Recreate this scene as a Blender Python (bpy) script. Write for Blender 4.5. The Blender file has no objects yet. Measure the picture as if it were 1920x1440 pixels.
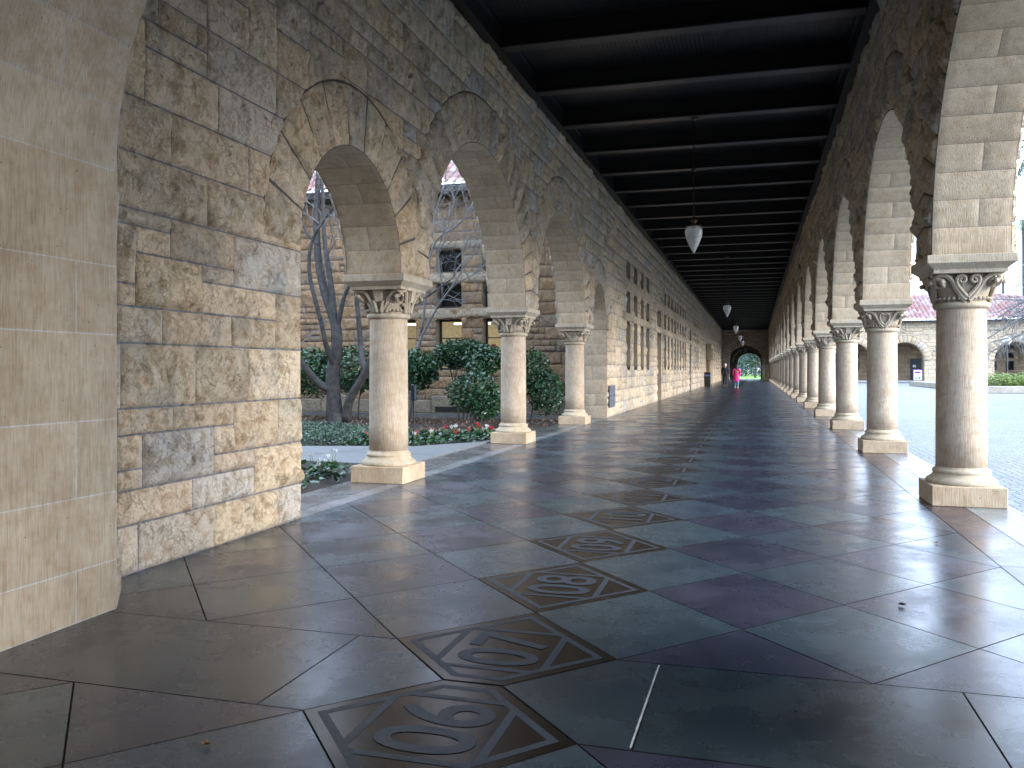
import bpy, math, random
import numpy as np
from mathutils import Vector, Matrix
random.seed(7)
RNG = np.random.default_rng(11)
U = 1.35                      # metres per eye-height; every coordinate below is in eye-heights
sc = bpy.context.scene
COL = sc.collection
LX, RX = -2.93, 1.24          # inner faces of the two arcade walls
TH = 0.515                    # wall thickness
CEIL = 4.97

# ------------------------------------------------------------------ materials
def nodes(name):
    m = bpy.data.materials.new(name); m.use_nodes = True
    nt = m.node_tree; nt.nodes.clear()
    out = nt.nodes.new('ShaderNodeOutputMaterial'); b = nt.nodes.new('ShaderNodeBsdfPrincipled')
    nt.links.new(b.outputs[0], out.inputs[0])
    return m, nt, b
def N(nt, t, **kw):
    n = nt.nodes.new(t)
    for k, v in kw.items():
        if k in n.inputs: n.inputs[k].default_value = v
        else: setattr(n, k, v)
    return n
def noise(nt, vec, scale, detail=4, rough=.55):
    n = N(nt, 'ShaderNodeTexNoise', Scale=scale, Detail=detail, Roughness=rough)
    nt.links.new(vec, n.inputs['Vector']); return n.outputs['Fac']
def ramp(nt, fac, a, b, c0=(0, 0, 0, 1), c1=(1, 1, 1, 1)):
    r = nt.nodes.new('ShaderNodeValToRGB'); e = r.color_ramp.elements
    e[0].position = a; e[1].position = b; e[0].color = c0; e[1].color = c1
    nt.links.new(fac, r.inputs[0]); return r.outputs[0]
def mix(nt, fac, a, b, mode='MIX'):
    n = nt.nodes.new('ShaderNodeMix'); n.data_type = 'RGBA'; n.blend_type = mode
    for i, v in ((0, fac), (6, a), (7, b)):
        if isinstance(v, (int, float)): n.inputs[i].default_value = v
        elif isinstance(v, tuple): n.inputs[i].default_value = v
        else: nt.links.new(v, n.inputs[i])
    return n.outputs[2]
def bump(nt, b, h, strength, dist, prev=None):
    n = N(nt, 'ShaderNodeBump', Strength=strength, Distance=dist)
    nt.links.new(h, n.inputs['Height'])
    if prev is not None: nt.links.new(prev, n.inputs['Normal'])
    nt.links.new(n.outputs[0], b.inputs['Normal']); return n.outputs[0]
def coord(nt, kind='Object'):
    if kind == 'World':
        return nt.nodes.new('ShaderNodeNewGeometry').outputs['Position']
    return nt.nodes.new('ShaderNodeTexCoord').outputs[kind]
def mapping(nt, v, sx, sy, sz):
    n = N(nt, 'ShaderNodeMapping'); n.inputs['Scale'].default_value = (sx, sy, sz)
    nt.links.new(v, n.inputs[0]); return n.outputs[0]

def mat_rock():
    m, nt, b = nodes('rock_faced_sandstone'); v = coord(nt, 'World')
    at = N(nt, 'ShaderNodeAttribute', attribute_name='col').outputs['Color']
    n1 = noise(nt, v, 2.2, 6, .6); n2 = noise(nt, v, 9, 8, .7); n3 = noise(nt, v, 60, 5, .7)
    c = mix(nt, ramp(nt, n1, .50, .72), at, mix(nt, 1.0, at, (.66, .74, .84, 1), 'MULTIPLY'))
    c = mix(nt, ramp(nt, n2, .34, .52), mix(nt, 1.0, c, (.66, .57, .46, 1), 'MULTIPLY'), c)
    c = mix(nt, ramp(nt, n3, .28, .52), mix(nt, 1.0, c, (.72, .70, .66, 1), 'MULTIPLY'), c)
    nt.links.new(c, b.inputs['Base Color']); b.inputs['Roughness'].default_value = .88
    b.inputs['Specular IOR Level'].default_value = .25
    led = noise(nt, v, 5.5, 9, .62)
    p = bump(nt, b, ramp(nt, led, .455, .50), .75, .020)
    p = bump(nt, b, ramp(nt, led, .56, .585), .6, .016, p)
    p = bump(nt, b, noise(nt, v, 16, 8, .68), 1.0, .035, p)
    bump(nt, b, noise(nt, v, 90, 4, .7), .6, .006, p)
    return m
def mat_tool(name='tooled_sandstone', wear=(.80, .78, .76, 1)):
    m, nt, b = nodes(name); v = coord(nt, 'World')
    at = N(nt, 'ShaderNodeAttribute', attribute_name='col').outputs['Color']
    n1 = noise(nt, v, 1.8, 5, .6); n2 = noise(nt, v, 12, 8, .65)
    st = noise(nt, mapping(nt, v, 110, 110, 7), 1, 3, .6)
    c = mix(nt, ramp(nt, n1, .42, .68), at, mix(nt, 1.0, at, wear, 'MULTIPLY'))
    c = mix(nt, ramp(nt, n2, .34, .56), mix(nt, 1.0, c, (.86, .80, .73, 1), 'MULTIPLY'), c)
    c = mix(nt, ramp(nt, st, .34, .58), mix(nt, 1.0, c, (.78, .76, .73, 1), 'MULTIPLY'), c)
    pits = noise(nt, v, 45, 2, .5)
    c = mix(nt, ramp(nt, pits, .24, .29), (.10, .085, .065, 1), c)
    nt.links.new(c, b.inputs['Base Color']); b.inputs['Roughness'].default_value = .82
    b.inputs['Specular IOR Level'].default_value = .3
    p = bump(nt, b, st, .8, .006)
    bump(nt, b, n2, .25, .006, p)
    return m
def mat_floor():
    m, nt, b = nodes('polished_concrete_tile'); v = coord(nt, 'World')
    at = N(nt, 'ShaderNodeAttribute', attribute_name='col').outputs['Color']
    n1 = noise(nt, v, 1.3, 9, .72); n2 = noise(nt, v, 170, 3, .7); n3 = noise(nt, v, 3.5, 9, .72)
    c = mix(nt, ramp(nt, n3, .35, .65), mix(nt, 1.0, at, (.60, .62, .66, 1), 'MULTIPLY'), at)
    c = mix(nt, ramp(nt, n2, .30, .60), mix(nt, 1.0, c, (.55, .56, .60, 1), 'MULTIPLY'), c)
    nt.links.new(c, b.inputs['Base Color'])
    r = N(nt, 'ShaderNodeMapRange'); r.inputs[1].default_value = .3; r.inputs[2].default_value = .7; r.inputs[3].default_value = .12; r.inputs[4].default_value = .42
    nt.links.new(n1, r.inputs[0]); nt.links.new(r.outputs[0], b.inputs['Roughness'])
    b.inputs['Specular IOR Level'].default_value = .85
    p = bump(nt, b, n2, .25, .0012)
    bump(nt, b, noise(nt, v, 2.5, 2, .5), .05, .006, p)
    return m
def mat_simple(name, c, rough=.7, metal=0, nscale=8, namt=.35, bscale=None, bamt=.3, bd=.01, spec=.5, emit=None):
    m, nt, b = nodes(name); v = coord(nt, 'World')
    d = tuple(x * (1 - namt) for x in c) + (1,)
    col = mix(nt, ramp(nt, noise(nt, v, nscale, 6, .6), .35, .65), d, tuple(c) + (1,))
    nt.links.new(col, b.inputs['Base Color']); b.inputs['Roughness'].default_value = rough
    b.inputs['Metallic'].default_value = metal; b.inputs['Specular IOR Level'].default_value = spec
    if bscale: bump(nt, b, noise(nt, v, bscale, 6, .65), bamt, bd)
    if emit: b.inputs['Emission Color'].default_value = tuple(emit[:3]) + (1,); b.inputs['Emission Strength'].default_value = emit[3]
    return m
def mat_leaf(name, c, c2, rough=.32, trans=.15):
    m, nt, b = nodes(name)
    at = N(nt, 'ShaderNodeAttribute', attribute_name='col').outputs['Fac']
    col = mix(nt, at, c + (1,), c2 + (1,)); nt.links.new(col, b.inputs['Base Color'])
    b.inputs['Roughness'].default_value = rough
    b.inputs['Transmission Weight'].default_value = 0; b.inputs['Subsurface Weight'].default_value = 0
    return m
def mat_paver():
    m, nt, b = nodes('fan_laid_cobbles'); v = coord(nt, 'World')
    vo = N(nt, 'ShaderNodeTexVoronoi', Scale=8.5, Randomness=.45); nt.links.new(v, vo.inputs['Vector'])
    ve = N(nt, 'ShaderNodeTexVoronoi', Scale=8.5, Randomness=.45, feature='DISTANCE_TO_EDGE'); nt.links.new(v, ve.inputs['Vector'])
    j = ramp(nt, ve.outputs['Distance'], .03, .12)
    n1 = noise(nt, v, .5, 5, .6)
    sepc = N(nt, 'ShaderNodeSeparateColor'); nt.links.new(vo.outputs['Color'], sepc.inputs[0])
    c = mix(nt, sepc.outputs[0], (.11, .13, .135, 1), (.19, .205, .21, 1))
    c = mix(nt, ramp(nt, n1, .38, .62), mix(nt, 1.0, c, (.75, .78, .80, 1), 'MULTIPLY'), c)
    c = mix(nt, j, (.04, .05, .035, 1), c)
    nt.links.new(c, b.inputs['Base Color']); b.inputs['Roughness'].default_value = .5
    bump(nt, b, j, .6, .02)
    return m
def mat_wood():
    m, nt, b = nodes('dark_stained_wood'); v = coord(nt, 'World')
    g = noise(nt, mapping(nt, v, 40, 2, 40), 1, 5, .6)
    c = mix(nt, ramp(nt, g, .3, .7), (.005, .0045, .005, 1), (.012, .011, .012, 1))
    nt.links.new(c, b.inputs['Base Color']); b.inputs['Roughness'].default_value = .42
    bump(nt, b, g, .4, .004)
    return m
def mat_glass_lamp():
    m, nt, b = nodes('prismatic_frosted_glass'); v = coord(nt, 'Object')
    w = N(nt, 'ShaderNodeTexWave', Scale=9, Distortion=1.5, wave_type='RINGS', rings_direction='Z')
    nt.links.new(v, w.inputs['Vector'])
    b.inputs['Base Color'].default_value = (.78, .80, .78, 1); b.inputs['Roughness'].default_value = .18
    b.inputs['Transmission Weight'].default_value = .45
    bump(nt, b, w.outputs['Fac'], .6, .01)
    return m
M = dict(
    rock=mat_rock(), tool=mat_tool(), floor=mat_floor(), paver=mat_paver(), wood=mat_wood(), lamp=mat_glass_lamp(),
    grout=mat_simple('grout', (.02, .02, .022), .9), white_grout=mat_simple('pale_sealant', (.6, .6, .58), .8),
    plaque=mat_simple('worn_bronze', (.080, .062, .050), .27, .85, 7, .45, 30, .08, .003),
    inlay=mat_simple('blue_grey_inlay', (.050, .062, .082), .50, 0, 30, .35, 120, .2, .002),
    granite=mat_simple('pale_granite_kerb', (.34, .36, .36), .5, 0, 40, .25, 60, .2, .003),
    concrete=mat_simple('grey_paving', (.15, .165, .17), .6, 0, 14, .25, 60, .2, .004),
    soil=mat_simple('dark_soil', (.045, .034, .027), .95, 0, 14, .6, 25, 1.0, .05),
    bark=mat_simple('smooth_grey_bark', (.065, .062, .060), .85, 0, 9, .6, 30, .7, .012),
    twig=mat_simple('pale_twig', (.17, .17, .17), .8, 0, 12, .4),
    bronze=mat_simple('dark_lamp_metal', (.08, .055, .035), .4, .7),
    black=mat_simple('black_metal', (.012, .013, .015), .45), frame=mat_simple('dark_window_frame', (.012, .012, .013), .5),
    pane=mat_simple('dark_window_glass', (.005, .005, .006), .22, 0, 3, .2, spec=.12),
    cream=mat_simple('self_lit_cream_plaster', (.55, .50, .36), .8, emit=(.62, .55, .38, .05)), tube=mat_simple('fluorescent_tube', (.9, .85, .75), .5, emit=(1, .86, .66, 2.2)),  # plaster emits faintly, standing in for lamplight on the room walls
    red=mat_simple('red_sign', (.30, .04, .03), .5), steel=mat_simple('blue_grey_painted_steel', (.085, .09, .13), .45),
    leaf=mat_leaf('glossy_camellia_leaf', (.012, .045, .020), (.035, .10, .040), .28),
    leaf2=mat_leaf('fresh_green_leaf', (.07, .13, .02), (.20, .27, .05), .45), cover=mat_leaf('blue_green_ground_cover', (.022, .055, .036), (.07, .13, .085), .5),
    palm=mat_leaf('palm_frond_green', (.025, .06, .035), (.09, .12, .05), .5), oak=mat_leaf('far_tree_leaf', (.012, .035, .03), (.05, .10, .08), .45),
    grass=mat_simple('sunny_lawn', (.16, .33, .035), .8, 0, 3, .4, 40, .6, .05), white=mat_simple('white_petals', (.85, .85, .86), .6), crimson=mat_simple('crimson_petals', (.65, .02, .06), .6),
    tile=None, path=mat_simple('far_concrete_path', (.3, .3, .28), .8), paint=mat_simple('white_sign_board', (.8, .8, .8), .5), purple=mat_simple('purple_print', (.15, .04, .2), .5), teal=mat_simple('teal_print', (.05, .25, .3), .5),
    skin=mat_simple('skin', (.45, .27, .19), .6), pink=mat_simple('hot_pink_wool', (.82, .035, .27), .85), dark=mat_simple('black_cloth', (.012, .013, .017), .85), denim=mat_simple('light_blue_denim', (.12, .26, .38), .85),
    hair_white=mat_simple('white_hair', (.6, .6, .6), .8), hair_dark=mat_simple('dark_hair', (.02, .013, .01), .6), tan=mat_simple('tan_leather', (.45, .28, .10), .6),
    litter=mat_simple('dry_leaf', (.28, .16, .06), .8), red_litter=mat_simple('dark_leaf', (.05, .03, .02), .8), globe=mat_simple('white_globe_glass', (.85, .85, .85), .2),
)
def mat_tile():
    m, nt, b = nodes('clay_roof_tile'); v = coord(nt, 'World')
    at = N(nt, 'ShaderNodeAttribute', attribute_name='col').outputs['Color']
    c = mix(nt, ramp(nt, noise(nt, v, 4, 5, .6), .35, .65), mix(nt, 1.0, at, (.6, .62, .66, 1), 'MULTIPLY'), at)
    nt.links.new(c, b.inputs['Base Color']); b.inputs['Roughness'].default_value = .6
    return m
M['tile'] = mat_tile()

# ------------------------------------------------------------------ object helpers
def tag(o, label=None, cat=None, group=None, kind=None):
    if label: o['label'] = label
    if cat: o['category'] = cat
    if group: o['group'] = group
    if kind: o['kind'] = kind
    return o
def empty(name, loc, rz=0, label=None, cat=None, group=None, parent=None):
    o = bpy.data.objects.new(name, None); COL.objects.link(o)
    o.location = Vector(loc) * U; o.rotation_euler.z = rz
    if parent: o.parent = parent
    o['_o'] = 0; del o['_o']
    ORG[o.name] = (Vector(loc) if not parent else Vector(loc) + ORG[parent.name])
    return tag(o, label, cat, group)
ORG = {}
def mk(name, v, f, mat, parent=None, col=None, smooth=False, mats=None, midx=None, world=True, loc=None):
    """v in eye-heights (world when parent given, shifted to the parent's origin)."""
    me = bpy.data.meshes.new(name)
    v = np.asarray(v, dtype=np.float64).reshape(-1, 3).copy()
    off = np.zeros(3)
    if parent is not None and world and parent.name in ORG: off = np.array(ORG[parent.name])
    elif loc is not None: off = np.array(loc)
    v = (v - off) * U
    if isinstance(f, np.ndarray) and f.ndim == 2:
        k = f.shape[1]; nf = len(f)
        me.vertices.add(len(v)); me.vertices.foreach_set('co', v.astype(np.float32).ravel())
        me.loops.add(nf * k); me.loops.foreach_set('vertex_index', f.astype(np.int32).ravel())
        me.polygons.add(nf); me.polygons.foreach_set('loop_start', np.arange(0, nf * k, k, dtype=np.int32))
        try: me.polygons.foreach_set('loop_total', np.full(nf, k, dtype=np.int32))
        except Exception: pass
        me.update(calc_edges=True); me.validate()
    else:
        me.from_pydata([tuple(p) for p in v], [], [tuple(int(i) for i in q) for q in f]); me.update()
    for mm in (mats or [mat]): me.materials.append(mm)
    if midx is not None and len(midx) == len(me.polygons): me.polygons.foreach_set('material_index', np.asarray(midx, dtype=np.int32))
    if col is not None:
        a = me.color_attributes.new('col', 'FLOAT_COLOR', 'CORNER')
        c = np.asarray(col, dtype=np.float32)
        if c.ndim == 1: c = np.tile(c, (len(me.polygons), 1))
        lt = np.zeros(len(me.polygons), dtype=np.int32); me.polygons.foreach_get('loop_total', lt)
        if len(c) == len(me.polygons):
            cc = np.repeat(c, lt, axis=0)
            a.data.foreach_set('color', np.hstack([cc, np.ones((len(cc), 1), np.float32)]).ravel())
    if smooth: me.polygons.foreach_set('use_smooth', np.ones(len(me.polygons), dtype=bool))
    o = bpy.data.objects.new(name, me); COL.objects.link(o)
    if parent is not None:
        o.parent = parent
        if parent.name in ORG: ORG[o.name] = Vector(off)
    elif loc is not None: o.location = Vector(loc) * U; ORG[o.name] = Vector(loc)
    else: ORG[o.name] = Vector((0, 0, 0))
    return o
class MB:
    def __init__(s): s.v = []; s.f = []; s.c = []; s.n = 0
    def add(s, v, f, c=(.4, .3, .2)):
        v = np.asarray(v, float).reshape(-1, 3); s.v.append(v)
        for q in f: s.f.append(tuple(int(i) + s.n for i in q)); s.c.append(c)
        s.n += len(v)
    def box(s, x0, x1, y0, y1, z0, z1, c=(.4, .3, .2)):
        v = [(x, y, z) for x in (x0, x1) for y in (y0, y1) for z in (z0, z1)]
        s.add(v, [(0, 1, 3, 2), (4, 6, 7, 5), (0, 4, 5, 1), (2, 3, 7, 6), (0, 2, 6, 4), (1, 5, 7, 3)], c)
    def bbox(s, x0, x1, y0, y1, z0, z1, b=.01, c=(.4, .3, .2)):   # chamfered box
        v = []
        for x, sx in ((x0, 1), (x1, -1)):
            for y, sy in ((y0, 1), (y1, -1)):
                for z, sz in ((z0, 1), (z1, -1)):
                    v += [(x, y + sy * b, z + sz * b), (x + sx * b, y, z + sz * b), (x + sx * b, y + sy * b, z)]
        i = lambda a, b_, c_, k: (a * 4 + b_ * 2 + c_) * 3 + k
        F = []
        for a in (0, 1): F.append([i(a, 0, 0, 0), i(a, 0, 1, 0), i(a, 1, 1, 0), i(a, 1, 0, 0)])
        for a in (0, 1): F.append([i(0, a, 0, 1), i(1, a, 0, 1), i(1, a, 1, 1), i(0, a, 1, 1)])
        for a in (0, 1): F.append([i(0, 0, a, 2), i(0, 1, a, 2), i(1, 1, a, 2), i(1, 0, a, 2)])
        for a in (0, 1):
            for d in (0, 1):
                F.append([i(a, d, 0, 0), i(a, d, 0, 1), i(a, d, 1, 1), i(a, d, 1, 0)])
                F.append([i(a, 0, d, 0), i(a, 0, d, 2), i(a, 1, d, 2), i(a, 1, d, 0)])
                F.append([i(0, a, d, 1), i(0, a, d, 2), i(1, a, d, 2), i(1, a, d, 1)])
        for a in (0, 1):
            for d in (0, 1):
                for e in (0, 1): F.append([i(a, d, e, 0), i(a, d, e, 1), i(a, d, e, 2)])
        s.add(v, F, c)
    def lathe(s, prof, n=24, cx=0, cy=0, c=(.4, .3, .2), sq=None):
        v = []; m = len(prof)
        for r, z in prof:
            for k in range(n):
                a = 2 * math.pi * k / n; v.append((cx + r * math.cos(a), cy + r * math.sin(a), z))
        f = [(i * n + k, i * n + (k + 1) % n, (i + 1) * n + (k + 1) % n, (i + 1) * n + k) for i in range(m - 1) for k in range(n)]
        f.append(tuple(range(n))[::-1]); f.append(tuple((m - 1) * n + k for k in range(n)))
        s.add(v, f, c)
    def tube(s, pts, rad, n=8, c=(.2, .2, .2), cap=True):
        pts = [Vector(p) for p in pts]
        if isinstance(rad, (int, float)): rad = [rad] * len(pts)
        v = []; up = Vector((0, 0, 1)); prev = None
        for i, p in enumerate(pts):
            t = (pts[min(i + 1, len(pts) - 1)] - pts[max(i - 1, 0)])
            if t.length < 1e-9: t = Vector((0, 0, 1))
            t.normalize()
            if prev is None: a = t.cross(Vector((1, 0, 0)) if abs(t.x) < .8 else Vector((0, 1, 0))).normalized()
            else: a = (prev - t * prev.dot(t)); a = a.normalized() if a.length > 1e-6 else t.orthogonal().normalized()
            prev = a; b = t.cross(a)
            for k in range(n):
                g = 2 * math.pi * k / n; q = p + (a * math.cos(g) + b * math.sin(g)) * rad[i]; v.append(tuple(q))
        f = [(i * n + k, i * n + (k + 1) % n, (i + 1) * n + (k + 1) % n, (i + 1) * n + k) for i in range(len(pts) - 1) for k in range(n)]
        if cap: f.append(tuple(range(n))[::-1]); f.append(tuple((len(pts) - 1) * n + k for k in range(n)))
        s.add(v, f, c)
    def prism(s, poly, z0, z1, c=(.4, .3, .2)):
        n = len(poly); v = [(x, y, z0) for x, y in poly] + [(x, y, z1) for x, y in poly]
        s.add(v, [tuple(range(n))[::-1], tuple(range(n, 2 * n))] + [(i, (i + 1) % n, n + (i + 1) % n, n + i) for i in range(n)], c)
    def build(s, name, mat, parent=None, smooth=False, loc=None):
        return mk(name, np.vstack(s.v), s.f, mat, parent, col=np.array(s.c), smooth=smooth, loc=loc)

# ------------------------------------------------------------------ numpy noise
def _h(i, j, s):
    n = (i.astype(np.int64) * 374761393 + j.astype(np.int64) * 668265263 + int(s) * 1274126177) & 0xffffffff
    n = ((n ^ (n >> 13)) * 1274126177) & 0xffffffff
    return ((n ^ (n >> 16)) & 0xffff) / 65535.0
def vnoise(x, y, s=0):
    i = np.floor(x); j = np.floor(y); fx = x - i; fy = y - j
    fx = fx * fx * (3 - 2 * fx); fy = fy * fy * (3 - 2 * fy)
    a = _h(i, j, s); b = _h(i + 1, j, s); c = _h(i, j + 1, s); d = _h(i + 1, j + 1, s)
    return (a * (1 - fx) + b * fx) * (1 - fy) + (c * (1 - fx) + d * fx) * fy
def fbm(x, y, s=0, o=4, g=.5):
    r = 0; a = 1; t = 0
    for k in range(o): r = r + a * vnoise(x * 2 ** k, y * 2 ** k, s + k); t += a; a *= g
    return r / t
def facets(x, y, s=0):          # conchoidal chip planes: each jittered cell has its own tilt
    i = np.floor(x); j = np.floor(y); best = np.full(x.shape, 9.); out = np.zeros(x.shape)
    for di in (-1, 0, 1):
        for dj in (-1, 0, 1):
            ci = i + di; cj = j + dj
            px = ci + _h(ci, cj, s); py = cj + _h(ci, cj, s + 1)
            d = (x - px) ** 2 + (y - py) ** 2
            t = (x - px) * (_h(ci, cj, s + 2) - .5) * 2 + (y - py) * (_h(ci, cj, s + 3) - .5) * 2 + (_h(ci, cj, s + 4) - .5) * .8
            w = d < best; best = np.where(w, d, best); out = np.where(w, t, out)
    return out

# ------------------------------------------------------------------ stone blocks
class Stone:
    """collects displaced stone patches: each patch is a grid over (s,t) mapped by fn(s,t)->(u,z), depth d"""
    def __init__(s): s.v = []; s.f = []; s.c = []; s.n = 0
    def patch(s, s0, s1, t0, t1, res, col, mort, fn=None, amp=.02, gap=.004, clip=None, rough=1., scale=1., sz=1., edge=.03):
        """s,t parametric in real length units; fn maps to plane (u,z)"""
        ls, lt = (s1 - s0) * scale, (t1 - t0) * sz
        g = gap
        def axis(L):
            n = max(1, int(L / res)); inner = np.linspace(g * 1.6, L - g * 1.6, n + 1)
            return np.concatenate([[0, g], inner, [L - g, L]])
        a = axis(ls); b = axis(lt)
        if L0(ls, g) or L0(lt, g): return
        A, B = np.meshgrid(a, b, indexing='ij')
        e = np.minimum(np.minimum(A, ls - A), np.minimum(B, lt - B)) - g
        S = s0 + A / scale; T = t0 + B / sz
        if fn: Uu, Z = fn(S, T)
        else: Uu, Z = S, T
        seed = RNG.integers(0, 9999)
        NU, NZ = (S * 1.7, T * .55) if fn else (Uu, Z)
        if amp > .004 and res < .09:
            prof = 1 - np.exp(-np.maximum(e, 0) / edge)
            off = RNG.random(2) * 50
            q = (fbm(NU * 3.2 + off[0], NZ * 3.2 + off[1], seed, 3) - .5) * 1.3 + facets(NU * 6 + off[0] + .7 * fbm(NU * 8, NZ * 8, seed + 3, 2), NZ * 6 + off[1] + .7 * fbm(NU * 9, NZ * 9, seed + 9, 2), seed) * .55 * rough + facets(NU * 15, NZ * 15, seed + 5) * .22 * rough
            tilt = (A / ls - .5) * RNG.normal(0, .45) + (B / lt - .5) * RNG.normal(0, .45)
            D = .004 + prof * amp * np.clip(.75 + q * 1.35 + tilt, .10, 2.6)
        else:
            D = np.where(e > .001, (.004 if amp > .004 else .0006) + (amp * RNG.uniform(.3, 1.0) if amp > .004 else 0), 0.)
            if amp > .004: D = D + (e > .01) * amp * (RNG.random(D.shape) - .4) * .8
        D = np.where(e > .0001, D, 0.)
        n, m = A.shape
        idx = np.arange(n * m).reshape(n, m)
        F = np.stack([idx[:-1, :-1], idx[1:, :-1], idx[1:, 1:], idx[:-1, 1:]], -1).reshape(-1, 4)
        ring = np.zeros((n - 1, m - 1), bool); ring[0, :] = ring[-1, :] = True; ring[:, 0] = ring[:, -1] = True
        ring = ring.ravel(); Uf = Uu.ravel().copy(); Zf = Z.ravel().copy(); Df = D.ravel().copy()
        if clip:
            for (ins, push) in clip:
                k = ins(Uf, Zf)
                if k.any():
                    if k.all(): return
                    bad = k[F].all(1); F = F[~bad]; ring = ring[~bad]
                    nu, nz = push(Uf[k], Zf[k]); Uf[k] = nu; Zf[k] = nz; Df[k] = .001
                    if len(F) == 0: return
        C = np.where(ring[:, None], np.array(mort)[None, :], np.array(col)[None, :] * np.ones((len(F), 1)))
        s.v.append(np.stack([Uf, Zf, Df], 1)); s.f.append(F + s.n); s.c.append(C); s.n += n * m
    def build(s, name, mat, fmap, flip, parent):
        v = np.vstack(s.v); f = np.vstack(s.f); c = np.vstack(s.c)
        V = fmap(v[:, 0], v[:, 1], v[:, 2])
        if flip: f = f[:, ::-1]
        used = np.zeros(len(V), bool); used[f.ravel()] = True
        re = np.cumsum(used) - 1; V = V[used]; f = re[f]
        return mk(name, V, f, mat, parent, col=c)
def L0(L, g): return L < 4 * g

MORT = (.21, .205, .225)
def rockcol(warm=0.):
    b = np.array(random.choice([(.54, .47, .34), (.52, .455, .325), (.50, .45, .33), (.57, .48, .32), (.50, .465, .375), (.53, .47, .36), (.56, .50, .37), (.46, .45, .39), (.55, .47, .335)]))
    b = b * random.uniform(.88, 1.10)
    return np.clip(b * np.array([1.02 + .08 * warm, .965, .985 - .15 * warm]), 0, 1)
def toolcol(warm=0.):
    b = np.array(random.choice([(.53, .455, .335), (.52, .45, .335), (.54, .46, .33), (.51, .455, .345), (.53, .465, .36)]))
    b = b * .35 + np.array((.53, .458, .342)) * .65; b = b * random.uniform(.96, 1.03)
    return np.clip(b * np.array([1.01 + .06 * warm, .972, .97 - .1 * warm]), 0, 1)

def arch(uc, a, zs, b, t=0., lo=None, hi=None, n=None, gaps=.02):
    return dict(k='arch', uc=uc, a=a, zs=zs, b=b, t=t, lo=lo if lo is not None else uc - a - t, hi=hi if hi is not None else uc + a + t, n=n)
def rect(u0, u1, z0, z1): return dict(k='rect', u0=u0, u1=u1, z0=z0, z1=z1)
def clipper(o, shrink=-.008):
    if o['k'] == 'rect':
        u0, u1, z0, z1 = o['u0'], o['u1'], o['z0'], o['z1']
        def ins(u, z): return (u > u0 + 1e-5) & (u < u1 - 1e-5) & (z > z0 + 1e-5) & (z < z1 - 1e-5)
        def push(u, z):
            d = np.stack([u - u0, u1 - u, z - z0 + (5 if z0 < .01 else 0), z1 - z]); k = d.argmin(0)
            return np.where(k == 0, u0, np.where(k == 1, u1, u)), np.where(k == 2, z0, np.where(k == 3, z1, z))
        return ins, push
    uc, a, zs, b = o['uc'], o['a'], o['zs'], o['b']; t = (o['t'] - shrink) if o['t'] else 0
    A, Bb = a + t, b + t
    def ins(u, z):
        e = ((u - uc) / A) ** 2 + ((z - zs) / Bb) ** 2 < .99999
        return np.where(z >= zs, e & (u >= o['lo'] - 1e-6) & (u <= o['hi'] + 1e-6), np.abs(u - uc) < a - 1e-5)
    def push(u, z):
        r = np.sqrt(((u - uc) / A) ** 2 + ((z - zs) / Bb) ** 2) + 1e-9
        up = z >= zs
        return np.where(up, uc + (u - uc) / r, uc + np.sign(u - uc) * a), np.where(up, zs + (z - zs) / r, z)
    return ins, push
def layout(u0, u1, z0, z1, du=.1, dz=.135, wr=(3, 7), tall=.28, one=False):
    nu = max(1, round((u1 - u0) / du)); nz = max(1, round((z1 - z0) / dz)); du = (u1 - u0) / nu; dz = (z1 - z0) / nz
    occ = np.zeros((nz, nu), bool); out = []
    for j in range(nz):
        i = 0
        while i < nu:
            if occ[j, i]: i += 1; continue
            free = 1
            while i + free < nu and not occ[j, i + free]: free += 1
            w = random.randint(*wr)
            if free <= w + 1: w = free if free <= wr[1] else w
            h = 2 if j % 2 == 0 else 1
            if not one:
                if j % 2 == 0 and random.random() < tall: h = 1
                if j % 2 == 0 and h == 2 and random.random() < .10: h = 3
                if h == 1: w = min(free, max(2, int(w * .8)))
                if h == 2: w = min(free, w + 1)
            w = min(w, free); h = min(h, nz - j)
            occ[j:j + h, i:i + w] = True
            out.append((u0 + i * du, u0 + (i + w) * du, z0 + j * dz, z0 + (j + h) * dz)); i += w
    return out
def wall_face(st, blocks, ops, resf, amp=.024, gap=.004, warm=0., colf=rockcol):
    cl = [(o, clipper(o)) for o in ops]
    for (a, b, c, d) in blocks:
        cs = []
        skip = False
        for o, k in cl:
            if o['k'] == 'rect':
                if b <= o['u0'] or a >= o['u1'] or d <= o['z0'] or c >= o['z1']: continue
            else:
                R = o['a'] + o['t']
                if b <= o['uc'] - R or a >= o['uc'] + R or c >= o['zs'] + o['b'] + o['t']: continue
            cs.append(k)
        r = resf((a + b) / 2)
        if cs: r = min(r, .07)
        st.patch(a, b, c, d, r, colf(warm), MORT, amp=amp * random.uniform(.6, 1.5), gap=gap, clip=cs or None)
def voussoirs(st, o, resf, amp=.04, warm=0., gap=.0085):
    uc, a, zs, b, t = (o[k] for k in ('uc', 'a', 'zs', 'b', 't')); n = o['n'] or max(9, int(a * 11) | 1)
    lo, hi = o['lo'], o['hi']
    def fn(S, T):   # S angle*a, T radial
        th = math.pi - S / a
        return uc + (a + T) * np.cos(th), zs + (b + T) * np.sin(th)
    cl = [(lambda u, z: u < lo, lambda u, z: (np.full(u.shape, lo), z)), (lambda u, z: u > hi, lambda u, z: (np.full(u.shape, hi), z))]
    for i in range(n):
        s0 = math.pi * a * i / n; s1 = math.pi * a * (i + 1) / n
        st.patch(s0, s1, 0, t, resf(uc), rockcol(warm), (.13, .12, .11), fn=fn, amp=amp * random.uniform(.7, 1.4), gap=gap, clip=cl, rough=1.3)
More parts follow.
